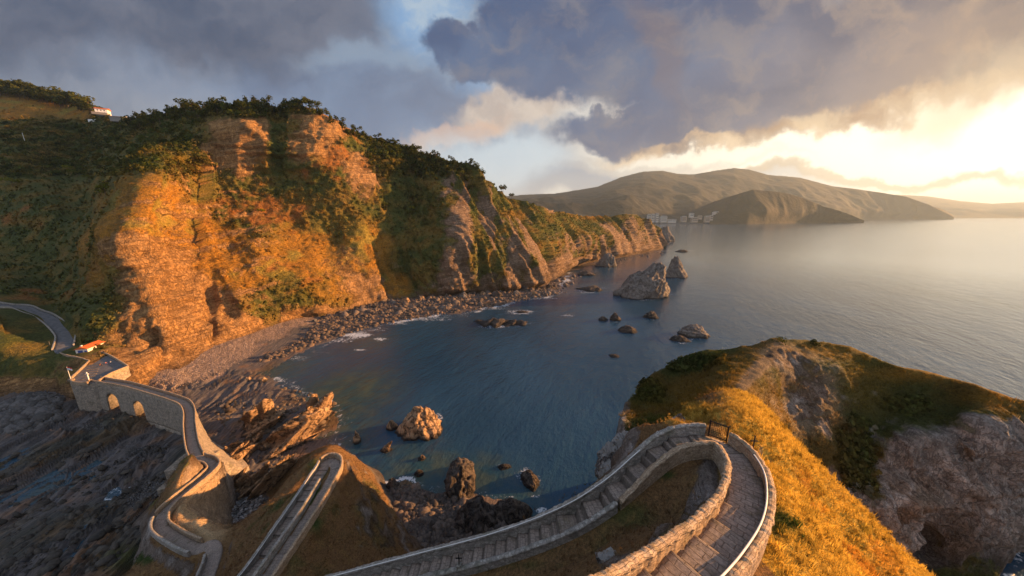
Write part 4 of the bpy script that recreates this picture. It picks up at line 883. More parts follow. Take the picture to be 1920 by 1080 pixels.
# ------------------------------------------------------------------ rocks in the sea
bm = bmesh.new(); bmesh.ops.create_icosphere(bm, subdivisions=5, radius=1); ICO5 = (np.array([v.co[:] for v in bm.verts]), np.array([[v.index for v in f.verts] for f in bm.faces])); bm.free()
bm = bmesh.new(); bmesh.ops.create_icosphere(bm, subdivisions=1, radius=1); ICO1 = (np.array([v.co[:] for v in bm.verts]), np.array([[v.index for v in f.verts] for f in bm.faces])); bm.free()
def rock_mat(name, a, b, dk, warm=(.10, .06, .035)):
    m_, N, out = mat(name); pos = N.new('ShaderNodeNewGeometry').outputs['Position']
    sz = N.new('ShaderNodeSeparateXYZ', {}, {0: pos}).outputs[2]
    s = N.m('ADD', N.vm('DOT_PRODUCT', pos, (.85, .1, .5)), N.m('MULTIPLY', N.noise(pos, .15, 3), 3.))
    st = N.noise(N.comb(s, N.vm('DOT_PRODUCT', pos, (0, .12, 0)), 0.), 1.4, 6, .75)
    n1 = N.noise(pos, .8, 6, .7); n2 = N.noise(pos, 3., 4, .7)
    v1 = N.m('ABSOLUTE', N.m('SUBTRACT', N.noise(pos, .35, 5, .6, .5), .5)); vein = N.ss(v1, .035, .0)
    c = N.mix(N.ss(n1, .35, .65), a, b); c = N.mix(N.ss(st, .5, .35), c, dk); c = N.mix(vein, c, dk); c = N.mix(N.ss(n2, .55, .7), c, warm)
    c = N.mix(N.ss(N.m('ADD', sz, N.m('MULTIPLY', N.m('SUBTRACT', n1, .5), 2.)), 1.6, .4), c, (.035, .03, .028))
    finish(N, out, c, .85, N.bump(N.m('SUBTRACT', N.m('ADD', st, n1), vein), 1., .6), .25); return m_
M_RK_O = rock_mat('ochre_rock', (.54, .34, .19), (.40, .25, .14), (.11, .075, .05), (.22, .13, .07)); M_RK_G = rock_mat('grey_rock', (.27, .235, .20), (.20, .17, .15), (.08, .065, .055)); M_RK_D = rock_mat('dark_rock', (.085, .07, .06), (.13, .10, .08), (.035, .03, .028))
M_RK_L = rock_mat('pale_rock', (.42, .40, .38), (.30, .28, .26), (.16, .14, .13), (.25, .15, .06))
def rock(u, v, wp, hp, label, m, z0=0., nar=.38, dep=.8, pk=0., strata=0, seed=0, name='sea_rock', cat='rock', rot=0., group=None, sink=.9, rough=1.):
    c = at_z(u, v, z0); t = (z0-CAMZ)/ray(u, v)[2]; w = wp*t/F; h = hp*t/F
    D, Q = ICO5; D = D.copy(); p = D*1.0; sd = np.array([seed*13.1, seed*7.7, seed*3.3])
    r = 1+rough*(fbm(p*1.3+sd, 3, seed)*.38+(ridged(p*2.0+sd, 5, seed+1)-.55)*.55+fbm(p*7+sd, 3, seed+2)*.16)
    p = p*r[:, None]
    # flatten the ball towards a block with a crest
    hz = np.clip(p[:, 2], -1, 3)
    p[:, 0] *= 1-nar*np.clip(hz, 0, 1); p[:, 1] *= 1-.3*np.clip(hz, 0, 1)
    p[:, 0] += pk*np.clip(hz, 0, 1.2)
    S = np.array([w/2, w/2*dep, h]); P = p*S
    if strata:
        sc = P[:, 0]*.9-P[:, 2]*.35+fbm(p*1.5+sd, 2, seed+5)*w*.05; per = max(w/strata, .5)
        a = vn(np.stack([sc/per*1.5, P[:, 1]*.04, 0*sc], -1), seed+6); a = sst(a, .25, .7); P[:, 2] *= .3+1.0*a; P[:, 1] += (vn(np.stack([sc/per*1.5, 0*sc, 0*sc], -1), seed+7)-.5)*w*dep*.5
        P[:, 0] += np.clip(P[:, 2], 0, None)*.45
    else: P[:, 2] = P[:, 2]
    cr_, sr_ = math.cos(rot), math.sin(rot); P = np.stack([P[:, 0]*cr_-P[:, 1]*sr_, P[:, 0]*sr_+P[:, 1]*cr_, P[:, 2]], -1)
    P[:, 2] = np.maximum(P[:, 2], -2.0-h*.1)
    mx = P[:, 2].max(); P[P[:, 2] > 0, 2] *= h/max(mx, .01)*1.02
    P += np.array([0, w/2*dep*.4, -.1])
    o = mesh_np(name, P, Q, [m]); o.location = tuple(c); return tag(o, label, cat, group)
ROCKS = [
 (1205, 557, 92, 62, 'largest sea stack off the headland, jagged and grey, peak at its right', M_RK_G, dict(pk=.62, dep=.75, name='sea_stack', cat='sea stack', seed=1)),
 (1270, 520, 38, 40, 'smaller pointed sea stack just behind and right of the largest one', M_RK_G, dict(name='sea_stack', cat='sea stack', seed=2, pk=-.1)),
 (1247, 452, 32, 28, 'blunt rock islet just off the far tip of the headland', M_RK_G, dict(name='sea_stack', cat='sea stack', seed=3)),
 (1138, 500, 34, 26, 'stubby rock pillar standing in the water under the far low cliffs', M_RK_G, dict(name='sea_stack', cat='sea stack', seed=4, pk=.2)),
 (1132, 601, 17, 8, 'small dark rock, left one of the close pair in mid bay', M_RK_D, dict(seed=5)),
 (1154, 601, 18, 15, 'small pointed rock, right one of the close pair in mid bay', M_RK_D, dict(seed=6)),
 (1222, 596, 24, 13, 'dark rock alone in the bay right below the largest sea stack', M_RK_D, dict(seed=7)),
 (1178, 622, 32, 11, 'flat dark rock with a small tip, below the close pair', M_RK_D, dict(seed=8)),
 (1304, 630, 52, 20, 'broad brown double-humped rock in the open water beyond the grassy peninsula', M_RK_G, dict(seed=9)),
 (1277, 639, 30, 9, 'low rock touching the left foot of the broad double-humped rock', M_RK_D, dict(seed=10)),
 (1152, 669, 18, 4, 'tiny wave-washed rock in the middle of the bay', M_RK_D, dict(seed=11)),
 (925, 608, 70, 9, 'long low brown reef with white water round it, left part', M_RK_D, dict(seed=12, dep=.5, strata=6)),
 (965, 607, 50, 8, 'right end of the long low brown reef, foam at its tip', M_RK_D, dict(seed=13, dep=.5, strata=5)),
 (978, 586, 26, 3, 'thin wave-washed rock behind the long low reef', M_RK_D, dict(seed=14, dep=.5)),
 (1105, 544, 46, 7, 'low flat reef before the foot of the ribbed cliffs', M_RK_D, dict(seed=15, dep=.6, strata=5)),
 (1100, 516, 34, 8, 'dark flat rock close to shore beside the ribbed cliffs', M_RK_D, dict(seed=16, dep=.6)),
 (1280, 472, 22, 4, 'farthest low skerry beyond the tip of the headland', M_RK_D, dict(seed=17, dep=.5)),
 (784, 814, 78, 50, 'big rounded rock glowing orange on its right side, alone in the cove', M_RK_O, dict(seed=18, pk=.1)),
 (734, 806, 20, 20, 'small orange-tipped rock at the left of the big rounded rock', M_RK_O, dict(seed=19, dep=.6)),
 (668, 830, 14, 24, 'thin upright fin of rock in foam near the stair hairpin', M_RK_O, dict(seed=20, dep=.9)),
 (722, 846, 20, 22, 'slanting sunlit sliver of rock in the cove', M_RK_O, dict(seed=21, dep=.7, strata=2)),
 (790, 862, 14, 8, 'tiny orange rock in the middle of the cove', M_RK_O, dict(seed=22)),
 (785, 891, 17, 11, 'small black rock before the boulder shore', M_RK_D, dict(seed=23)),
 (862, 922, 54, 50, 'tall brown rock block standing where the boulder shore meets the cove', M_RK_D, dict(seed=44, dep=1.5, nar=0.05)),
 (994, 908, 30, 20, 'slanting dark rock among white foam right of the boulder shore', M_RK_D, dict(seed=25, dep=1.3, rot=.5)),
 (945, 878, 24, 5, 'low reddish rock awash in foam, left of the slanting dark one', M_RK_D, dict(seed=26, dep=.6)),
 (735, 918, 24, 22, 'upright dark rock at the left edge of the boulder shore', M_RK_D, dict(seed=27)),
 (958, 985, 78, 44, 'massive brown boulder at the right end of the boulder shore', M_RK_D, dict(seed=28, dep=.8)),
 (893, 1000, 90, 56, 'broad dark outcrop in the middle of the boulder shore', M_RK_D, dict(seed=29, dep=.8)),
 (476, 808, 60, 74, 'slanting slab of layered rock lit orange, left of the twin slabs', M_RK_O, dict(seed=30, dep=1.2, strata=3, nar=.1, rot=-.35, name='layered_rock')),
 (545, 826, 80, 70, 'largest slanting fins of layered rock at the water, glowing orange', M_RK_O, dict(seed=31, dep=1.2, strata=4, nar=.1, rot=-.4, name='layered_rock')),
 (585, 782, 44, 52, 'layered rock fin farthest out in the water beyond the largest fins', M_RK_O, dict(seed=32, dep=1.3, strata=2.5, nar=.1, rot=-.35, name='layered_rock')),
 (436, 862, 60, 44, 'dark layered rock with bright ledges just behind the mound', M_RK_O, dict(seed=33, dep=1.1, strata=8, rot=-.35, name='layered_rock')),
 (500, 930, 44, 95, 'long upright strip of layered rock, brightest orange, beside the lower stair', M_RK_O, dict(seed=34, dep=1.6, strata=4, rot=-.3, name='layered_rock')),
 (462, 925, 40, 60, 'shorter layered rock strip between the mound and the brightest strip', M_RK_O, dict(seed=35, dep=1.4, strata=4, rot=-.3, name='layered_rock')),
 (495, 843, 24, 16, 'small lit boulder between the layered slabs', M_RK_O, dict(seed=36)),
 (530, 900, 14, 44, 'narrow pillar of rock at the foot of the lower stair', M_RK_O, dict(seed=37, dep=1.2, strata=2)),
 (432, 925, 36, 50, 'steep ribbed rock glowing orange right against the mound', M_RK_O, dict(seed=38, dep=1.1, strata=6, rot=-.2, name='layered_rock')),
 (464, 716, 16, 9, 'lit boulder on the wet flat, left of a pair', M_RK_O, dict(seed=39)),
 (491, 717, 18, 9, 'lit boulder on the wet flat, right of a pair', M_RK_O, dict(seed=40)),
]
for a in ROCKS:
    rock(a[0], a[1], a[2], a[3], a[4], a[5], **a[6])
for (u, v, z, wp, hp, lab, s_) in ((1162, 880, 50.5, 74, 60, 'pale grey craggy boulder outside the parapet, above the water', 50), (1180, 838, 52.6, 50, 26, 'pale grey boulder with tufts of grass behind the craggy one', 51), (1275, 796, 55.2, 30, 22, 'small grey boulder in the dark grass behind the hairpin', 52),
                               (1150, 1062, 56.0, 56, 26, 'mossy grey rock in the dead grass inside the loop, by the near wall', 53), (1345, 885, 55.8, 26, 22, 'grey rock under the inner wall of the loop', 54), (1262, 925, 55.2, 34, 8, 'flat grey slab half buried in the middle of the loop', 55)):
    rock(u, v, wp, hp, lab, M_RK_L, z0=z, seed=s_, name='boulder', cat='boulder', sink=.5)
for i in range(16):
    u = [612, 655, 702, 735, 790, 822, 868, 905, 930, 968, 1003, 1030, 880, 760, 985, 590][i]; v = float(curve(hd_bot, u))+random.uniform(2, 13); s_ = random.uniform(9, 19)
    rock(u, v, s_, s_*.7, 'large angular block fallen among the boulders under the cliff', [M_RK_G, M_RK_O, M_RK_D][i % 3], z0=.6, seed=60+i, nar=.1, name='fallen_block', cat='rock', group='fallen blocks along the cliff foot')
# ------------------------------------------------------------------ boulder fields (uncountable)
def scatter_mesh(name, C, S, R, base, m, cols=None, squash=.7, tilt=True, attrs=None):
    """one object out of many scaled/rotated copies of a small base mesh (verts, faces)"""
    BV, BF = base; n = len(C); a = RNG.rand(n)*6.283 if R is None else R
    ca, sa = np.cos(a), np.sin(a)
    v = BV[None]*S[:, None, :]
    x = v[..., 0]*ca[:, None]-v[..., 1]*sa[:, None]; y = v[..., 0]*sa[:, None]+v[..., 1]*ca[:, None]
    V = np.stack([x, y, v[..., 2]], -1)+C[:, None]
    Q = BF[None]+(np.arange(n)*len(BV))[:, None, None]
    cc = None if cols is None else np.repeat(cols, len(BV), 0)
    return mesh_np(name, V.reshape(-1, 3), Q.reshape(-1, BF.shape[1]), [m], cols=cc, smooth=False)
def col_mat(name, rough=.9, bd=.05, sc=2., amp=.35, trans=0.):
    m_, N, out = mat(name); c = N.new('ShaderNodeAttribute', {'attribute_name': 'Col'}).outputs['Color']
    pos = N.new('ShaderNodeNewGeometry').outputs['Position']; n1 = N.noise(pos, sc, 4, .65)
    cc = N.mix(1., c, N.mix(N.ss(n1, .3, .7), (1-amp,)*3, (1+amp,)*3), 'MULTIPLY')
    if trans:
        b1 = N.new('ShaderNodeBsdfDiffuse', {}, {'Color': cc}); b2 = N.new('ShaderNodeBsdfTranslucent', {}, {'Color': cc})
        N.l.new(N.new('ShaderNodeMixShader', {}, {0: trans, 1: b1.outputs[0], 2: b2.outputs[0]}).outputs[0], out.inputs[0])
    else: finish(N, out, cc, rough, N.bump(n1, .8, bd), .25)
    return m_
M_BOUL = col_mat('boulder_stone', .85, .12, 1.5)
BR = ICO1[0]*(1+(RNG.rand(len(ICO1[0]), 1)-.5)*.75)
def inpoly(u, v, poly):
    r = np.zeros(len(u), bool); n = len(poly)
    for i in range(n):
        (x0, y0), (x1, y1) = poly[i], poly[(i+1) % n]
        k = ((y0 > v) != (y1 > v)) & (u < (x1-x0)*(v-y0)/(y1-y0+1e-9)+x0); r ^= k
    return r
C_, S_, K_ = [], [], []
def field(poly, n, smin, smax, c0, c1, zoff=0.):
    p = np.array(poly, float); u = RNG.uniform(p[:, 0].min(), p[:, 0].max(), n*4); v = RNG.uniform(p[:, 1].min(), p[:, 1].max(), n*4)
    k = np.where(inpoly(u, v, poly))[0][:n]; q = at_z(u[k], v[k], .8); z = fs_h(q[:, 0], q[:, 1]); q[:, 2] = np.maximum(z, -.3)+zoff
    s = smin*(smax/smin)**(RNG.rand(len(k))**2.2); S = s[:, None]*RNG.uniform(.5, 1.45, (len(k), 3))*np.array([1, 1, .7])
    C_.append(q); S_.append(S); f = RNG.rand(len(k), 1); K_.append(np.array(c0)*(1-f)+np.array(c1)*f)
field([(480, 680), (560, 640), (610, 592), (700, 568), (790, 556), (870, 548), (950, 545), (1040, 530), (1066, 548), (960, 566), (900, 580), (800, 592), (690, 612), (600, 640), (520, 672)], 5200, .3, 2.1, (.16, .11, .08), (.07, .055, .045))
field([(560, 602), (700, 570), (860, 550), (1000, 543), (1060, 516), (1180, 482), (1245, 468), (1250, 474), (1110, 500), (1050, 550), (900, 572), (760, 588)], 1500, .6, 3.6, (.19, .145, .115), (.08, .06, .05))
field([(705, 925), (760, 905), (850, 930), (930, 960), (1000, 985), (985, 1005), (930, 1035), (850, 1060), (780, 1045), (740, 980)], 2600, .22, 1.5, (.16, .12, .095), (.06, .05, .045))
field([(0, 770), (60, 745), (120, 752), (110, 790), (40, 815), (0, 815)], 420, .8, 2.6, (.13, .12, .115), (.07, .065, .06))
field([(0, 850), (150, 830), (330, 850), (330, 960), (200, 1080), (0, 1080)], 900, .2, 1.3, (.09, .075, .06), (.04, .035, .03))
field([(400, 760), (560, 720), (640, 760), (560, 860), (520, 930), (440, 930)], 500, .3, 1.5, (.14, .10, .07), (.06, .045, .035))
field([(270, 720), (330, 690), (430, 640), (520, 605), (560, 602), (520, 640), (420, 700), (330, 745)], 4200, .08, .32, (.36, .28, .23), (.2, .15, .12))
field([(440, 950), (500, 890), (530, 900), (520, 930), (470, 985), (430, 1000)], 900, .15, .5, (.33, .31, .30), (.15, .14, .13))
C_ = np.concatenate(C_); S_ = np.concatenate(S_); K_ = np.concatenate(K_)
tag(scatter_mesh('shore_boulders', C_, S_, None, (BR, ICO1[1]), M_BOUL, K_), kind='stuff')
# ------------------------------------------------------------------ foliage
def leaf_cloud(n, rx, rz, s, seed, lobes=5, flat=1.):
    R = np.random.RandomState(seed); lc = R.normal(0, .45, (lobes, 3))*np.array([rx, rx, rz*.7]); lc[:, 2] = np.abs(lc[:, 2])
    k = R.randint(0, lobes, n); d = R.normal(0, 1, (n, 3)); d /= np.linalg.norm(d, axis=1, keepdims=True)
    c = lc[k]+d*np.array([rx*.5, rx*.5, rz*.5])*R.uniform(.6, 1.05, (n, 1))
    t1 = R.normal(0, 1, (n, 3)); t1 -= d*(t1*d).sum(1, keepdims=True)*.5; t1 /= np.linalg.norm(t1, axis=1, keepdims=True); t2 = np.cross(t1, d+R.normal(0, .5, (n, 3))); t2 /= np.linalg.norm(t2, axis=1, keepdims=True)
    ss = s*R.uniform(.6, 1.3, (n, 1)); V = np.stack([c-t1*ss-t2*ss*.6, c+t1*ss-t2*ss*.6, c+t1*ss*.6+t2*ss*.7, c-t1*ss*.6+t2*ss*.7], 1).reshape(-1, 3)
    return V, np.arange(n*4).reshape(n, 4)
def leaf_mat(name, a, b, var=.5):
    m_, N, out = mat(name); oi = N.new('ShaderNodeObjectInfo').outputs['Random']; pos = N.new('ShaderNodeNewGeometry').outputs['Position']
    n1 = N.noise(pos, .5, 3, .6); c = N.mix(N.ss(n1, .35, .65), a, b); c = N.mix(1., c, N.mix(oi, (1-var,)*3, (1+var, 1+var*.8, 1+var*.4)), 'MULTIPLY')
    b1 = N.new('ShaderNodeBsdfDiffuse', {}, {'Color': c}); b2 = N.new('ShaderNodeBsdfTranslucent', {}, {'Color': c})
    N.l.new(N.new('ShaderNodeMixShader', {}, {0: .3, 1: b1.outputs[0], 2: b2.outputs[0]}).outputs[0], out.inputs[0]); return m_
M_LEAF = leaf_mat('pine_foliage', (.032, .048, .014), (.075, .080, .020)); M_LEAFY = leaf_mat('sunlit_foliage', (.10, .12, .015), (.16, .15, .02)); M_BARK = plain_mat('bark', (.10, .065, .04), .9, .3, 8.)
def tree_proto(seed, h=9., trunkf=.45, m=None, n=150, rx=.36):
    e = empty('pine_tree')
    V, Q = leaf_cloud(n, h*rx, h*(1-trunkf)*.55, h*.055, seed); V[:, 2] += h*(trunkf+.12)
    cr_ = mesh_np('crown', V, Q, [m or M_LEAF], smooth=False, parent=e)
    mb = MB(); R = random.Random(seed); mb.cyl((0, 0, -1), (R.uniform(-.3, .3), 0, h*.65), h*.022, h*.01, 6)
    for k in range(4):
        a = R.uniform(0, 6.28); mb.cyl((0, 0, h*R.uniform(.38, .55)), (math.cos(a)*h*.2, math.sin(a)*h*.2, h*R.uniform(.6, .75)), h*.01, h*.005, 4)
    mb.build('trunk', M_BARK, e); return e
protos = [tree_proto(s, 9., tf, None, 150, rx) for s, tf, rx in ((1, .35, .36), (2, .25, .32), (3, .45, .40), (4, .15, .34))]
used = [False]*4
def place(k, loc, sc, rz, label, group, name=None, cat='tree'):
    src = protos[k]
    if not used[k]: o = src; used[k] = True
    else:
        o = src.copy(); scene.collection.objects.link(o)
        for ch in src.children:
            c = ch.copy(); scene.collection.objects.link(c); c.parent = o
    o.location = tuple(float(q) for q in loc); o.rotation_euler = (0, 0, rz); o.scale = (sc*random.uniform(.85, 1.2), sc*random.uniform(.85, 1.2), sc)
    return tag(o, label, cat, group)
def forest(n, urange, vtop, vband, label, group, smin, smax, dens=None):
    P_ = []; tries = 0
    while len(P_) < n and tries < n*60:
        tries += 1; u = random.uniform(*urange); v = float(curve(vtop, u))+random.random()**1.4*vband(u)+2
        if dens and random.random() > dens(u, v): continue
        if 176 < u < 248 and 196 < v < 232: continue
        q = on_head(u, v)
        if any((q[0]-p[0])**2+(q[1]-p[1])**2 < 9 for p in P_): continue
        P_.append(q)
    for q in P_: place(random.randrange(4), q-np.array([0, 0, .6]), random.uniform(smin, smax), random.uniform(0, 6.28), label, group)
forest(170, (240, 890), hd_top, lambda u: 16 if 390 < u < 680 else (24 if u < 680 else 46), 'dark pine in the dense wood along the cliff top', 'pines of the cliff-top wood', .8, 1.35)
forest(55, (700, 850), hd_top, lambda u: 130, 'dark tree in the shaded gully below the cliff-top wood', 'trees of the shaded gully', .5, 1.0)
forest(105, (-8, 215), [(-8, 168), (0, 168), (60, 174), (130, 190), (212, 214)], lambda u: 14, 'pine in the wood on the far hilltop at the left', 'pines of the far hilltop', 1.5, 2.2)
def single(u, v, sc, label, m=None, k=2, cat='tree'):
    q = on_head(u, v); o = place(k, q-np.array([0, 0, .4]), sc, 1., label, None, cat=cat)
    if m:
        for ch in o.children:
            if ch.name.startswith('crown'):
                ch.data = ch.data.copy(); ch.data.materials[0] = m
    return o
single(941, 364, 1.5, 'left and taller of the two lone umbrella pines on the skyline')
single(962, 370, 1.0, 'right and smaller of the two lone umbrella pines on the skyline')
single(52, 172, 2.2, 'single pointed tree rising above the far hilltop wood', k=1)
single(28, 352, 1.1, 'small yellow-green tree alone on the shaded slope at far left', M_LEAFY)
single(132, 322, .9, 'small sunlit tree at the upper end of a slanting row', M_LEAFY); single(150, 332, 1.0, 'sunlit tree in the middle of the slanting row', M_LEAFY); single(170, 342, .9, 'sunlit tree at the lower end of the slanting row', M_LEAFY)
single(210, 365, 1.4, 'bushy yellow-green tree on the crest of the orange spur', M_LEAFY, k=3); single(772, 400, .8, 'small yellowish tree in the shaded gully', M_LEAFY); single(355, 212, 1.5, 'left one of two tall thin-crowned pines above the wood'); single(368, 212, 1.4, 'right one of two tall thin-crowned pines above the wood')
single(492, 402, .7, 'pale little tree on the rusty slope under the high cliffs', M_LEAFY)
# scrub on the headland
M_SCRUB = col_mat('scrub_leaves', .9, .05, .6, .3, .25)
def scrub(name, P, mask, cols, n, smin, smax, base, m, w=None, boost=1.0, var=.5, ground=-.2):
    idx = np.where(mask.reshape(-1))[0]; ww = None
    if w is not None: ww = w.reshape(-1)[idx]; ww = ww/ww.sum()
    k = RNG.choice(idx, n, p=ww); C = P.reshape(-1, 3)[k]+RNG.normal(0, .3, (n, 3))*np.array([1, 1, 0]); s = RNG.uniform(smin, smax, n)
    C[:, 2] += ground*s; S = s[:, None]*RNG.uniform(.7, 1.3, (n, 3)); K2 = cols.reshape(-1, 3)[k]*boost*RNG.uniform(1-var, 1+var, (n, 1))
    return tag(scatter_mesh(name, C, S, None, base, m, K2), kind='stuff')
dist = np.linalg.norm(HD_P, axis=-1)
veg_ = 1-HEAD_RK
okm = (veg_ > .5) & (HD_P[..., 2] > 6) & (dr > 22)
area = np.clip(dist/250, .3, 3)
sizew = (.5+.6*sst(HD_U, 420, 200)*sst(HD_V, 330, 270)+.5*sst(fbm(HD_P*.04, 3, 19), 0, .4))
Vb, Qb = leaf_cloud(26, 1.0, 1.0, .34, 5, 3)
sizew = sizew*np.where(HD_CCG < .5, .12, 1.)*np.where((HD_V > 585) & (HD_U < 150), .02, 1.)
scrub('dry_grass', HD_P, (veg_ > .4) & (HD_P[..., 2] > 5) & (dr > 20) & (HD_CCG < .6), HEAD_CC, 11000, .25, .6, leaf_cloud(12, 1., .8, .3, 8, 2), M_SCRUB, w=area, var=.22, boost=1.1)
scrub('scrub', HD_P, okm, HEAD_CC, 15000, .5, 1.4, (Vb, Qb), M_SCRUB, w=sizew*np.clip(area, .3, 2), boost=1.3)
okm = okm & ~((HD_V > 585) & (HD_U < 150))
big = okm & (HD_V < 330) & (HD_U < 900) & (HD_CCG > .6) & ~((HD_U > 385) & (HD_U < 690) & (HD_V > 222))
scrub('tall_shrubs', HD_P, big, HEAD_CC*np.array([.8, .9, .8]), 2200, 1.8, 3.6, leaf_cloud(60, 1.0, 1.1, .2, 6, 4), M_SCRUB)
# ------------------------------------------------------------------ grass of the island and the peninsula
def tuft(n, seed):
    R = np.random.RandomState(seed); V = []
    for i in range(n):
        a = R.rand()*6.28; l = R.uniform(.6, 1.); o = R.normal(0, .22, 2); d = np.array([math.cos(a), math.sin(a)])*R.uniform(.2, .8); w = np.array([-math.sin(a), math.cos(a)])*.085
        V += [(o[0]-w[0], o[1]-w[1], -.25), (o[0]+w[0], o[1]+w[1], -.25), (o[0]+d[0], o[1]+d[1], l)]
    return np.array(V), np.arange(n*3).reshape(n, 3)
M_GRASS = col_mat('grass_blades', .9, .02, 1.5, .3, .45)
PX = ISLP[..., 0]; PY = ISLP[..., 1]; PZ = ISLP[..., 2]
dA, _, sA = pdist(PX, PY, PA[::2])
vis = (ISL_V > 500) & (ISL_V < 1200) & (ISL_U > 150) & (ISL_U < 2000) & (PZ > 5) & (PY > 7)
offp = dA > 1.45
dB, _, _ = pdist(PX, PY, PB[::2]); dC, _, _ = pdist(PX, PY, PC[::2])
offp &= (dB > 1.3) & (dC > 1.3)
scrub('grass', ISLP, vis & offp & (ISL_GM > .4) & (ISL_RM < .5), ISL_CC, 46000, .10, .24, tuft(7, 1), M_GRASS, boost=1.15, var=.3)
scrub('tall_grass', ISLP, vis & offp & (ISL_GM > .4) & (ISL_RM < .5), ISL_CC, 2600, .3, .5, tuft(16, 9), M_GRASS, boost=.85, var=.5)
scrub('grass', ISLP, vis & offp & (ISL_GM <= .4) & (ISL_RM < .55), ISL_CC, 42000, .10, .28, tuft(7, 2), M_GRASS, boost=1.0, var=.4)
scrub('grass', PN_P, (PEN_RK < .4), PEN_CC, 26000, .25, .6, tuft(7, 3), M_GRASS, boost=1.1, var=.4)
scrub('heath_shrubs', PN_P, (PEN_RK < .4) & (PEN_DG > .4), PEN_CC, 1500, .5, 1.0, (Vb, Qb), M_SCRUB)
for (u, v, s, lab) in ((1459, 640, 1.5, 'round dark bush on the highest point of the peninsula'), (1525, 645, .9, 'flat dark bush on the ridge right of the round one'), (1350, 662, 1.6, 'dense dark-green shrub on the left shoulder of the peninsula')):
    j = int(np.argmin(((PN_U-u)**2+(PN_V-v)**2).reshape(-1))); q = PN_P.reshape(-1, 3)[j]
    V, Q = leaf_cloud(260, s*1.2, s*.9, .12, int(u), 5); o = mesh_np('bush', V, Q, [M_LEAF], smooth=False); o.location = tuple(q); tag(o, lab, 'bush')
# ================================================================== bridge, plaza, road
br = empty('stone_bridge', at_z(262, 752, 0)); tag(br, 'stone causeway bridge with two round arches, one face in shade, the other sunlit', 'bridge')
def keep_world(o, root):
    o.parent = root; o.matrix_parent_inverse = Matrix.Translation(-root.location); return o
PDr, sD = resample(PD, .25); nD = perp(PDr); LD = sD[-1]
def sD_at(a, b, z):
    q = at_z(a, b, z); return sD[np.argmin(np.hypot(PDr[:, 0]-q[0], PDr[:, 1]-q[1]))]
sc_ = sD_at(346, 757, 12.8)
arch = [(sD_at(199, 750, 8), 3.1, 2.2, 9.8), (sD_at(259, 762, 7), 3.2, 2.2, 9.2)]     # centre, half width, sill, crown
SILL = 1.7
V, Q = [], []
low = np.full(len(sD), SILL); inn = np.zeros(len(sD), bool)
for c, hw, sl_, cr_ in arch:
    k = np.abs(sD-c) < hw; inn |= k; low = np.where(k, cr_-hw+np.sqrt(np.clip(hw**2-(sD-c)**2, 0, None)), low)
def wb(z, s): return 1.5+(13-z)*.03            # half width with batter
NZ = 16
def side(sg):
    P = np.zeros((len(sD), NZ, 3))
    for j in range(NZ):
        z = low+(PDr[:, 2]-.06-low)*j/(NZ-1); hw = wb(z, sD)
        if sg > 0: hw = hw+np.clip((12.5-z)/12, 0, 1)**1.1*7.5*sst(sD, sc_+2, LD-4)*(sst(sD, LD+.5, LD-3))
        P[:, j, 0] = PDr[:, 0]+nD[:, 0]*hw*sg; P[:, j, 1] = PDr[:, 1]+nD[:, 1]*hw*sg; P[:, j, 2] = z
    P[:, 1:-1] += fbm(P[:, 1:-1]*1.2, 3, 95)[..., None]*.12*np.array([1, 1, 0]); return P
A_, B_ = side(1), side(-1)
body = np.concatenate([A_, B_[:, ::-1], A_[:, :1]], 1)
keep_world(mesh_np('bridge_body', body.reshape(-1, 3), grid_q(len(sD), body.shape[1])[:, ::-1], [M_BRID], smooth=False), br)
# footing below the arches
P = np.zeros((len(sD), 6, 3))
for j, (sg, z, ex_) in enumerate(((1, -3, .9), (1, SILL-.4, .35), (1, SILL, .3), (-1, SILL, .3), (-1, SILL-.4, .35), (-1, -3, 1.2))):
    hw = wb(SILL, sD)+ex_+(7.5*sst(sD, sc_+2, LD-4)*sst(sD, LD+.5, LD-3) if sg > 0 else 0)
    P[:, j, 0] = PDr[:, 0]+nD[:, 0]*hw*sg; P[:, j, 1] = PDr[:, 1]+nD[:, 1]*hw*sg; P[:, j, 2] = z
keep_world(mesh_np('bridge_footing', P.reshape(-1, 3), grid_q(len(sD), 6), [M_BRID], smooth=False), br)
keep_world(wall('bridge_parapet', offset(sub(PD, 0.5, LD, .25), 1.32), .85, .3, .3, M_WALL, .2, .03, .03, seed=21), br)
keep_world(wall('bridge_parapet', offset(sub(PD, 0.5, LD-.6, .25), -1.32), .85, .3, .3, M_WALL, .2, .03, .03, seed=22), br)
q = at_z(352, 872, 8.5); mb = MB(); mb.box((q[0], q[1]+1.5, 4), (9, 6.5, 9.6), rz=.15, bev=.15); mb.box((q[0]-3.2, q[1]-.5, 1.5), (4.5, 7, 6.5), rz=.15, bev=.15)
keep_world(mb.build('bridge_pier', M_BRID), br)
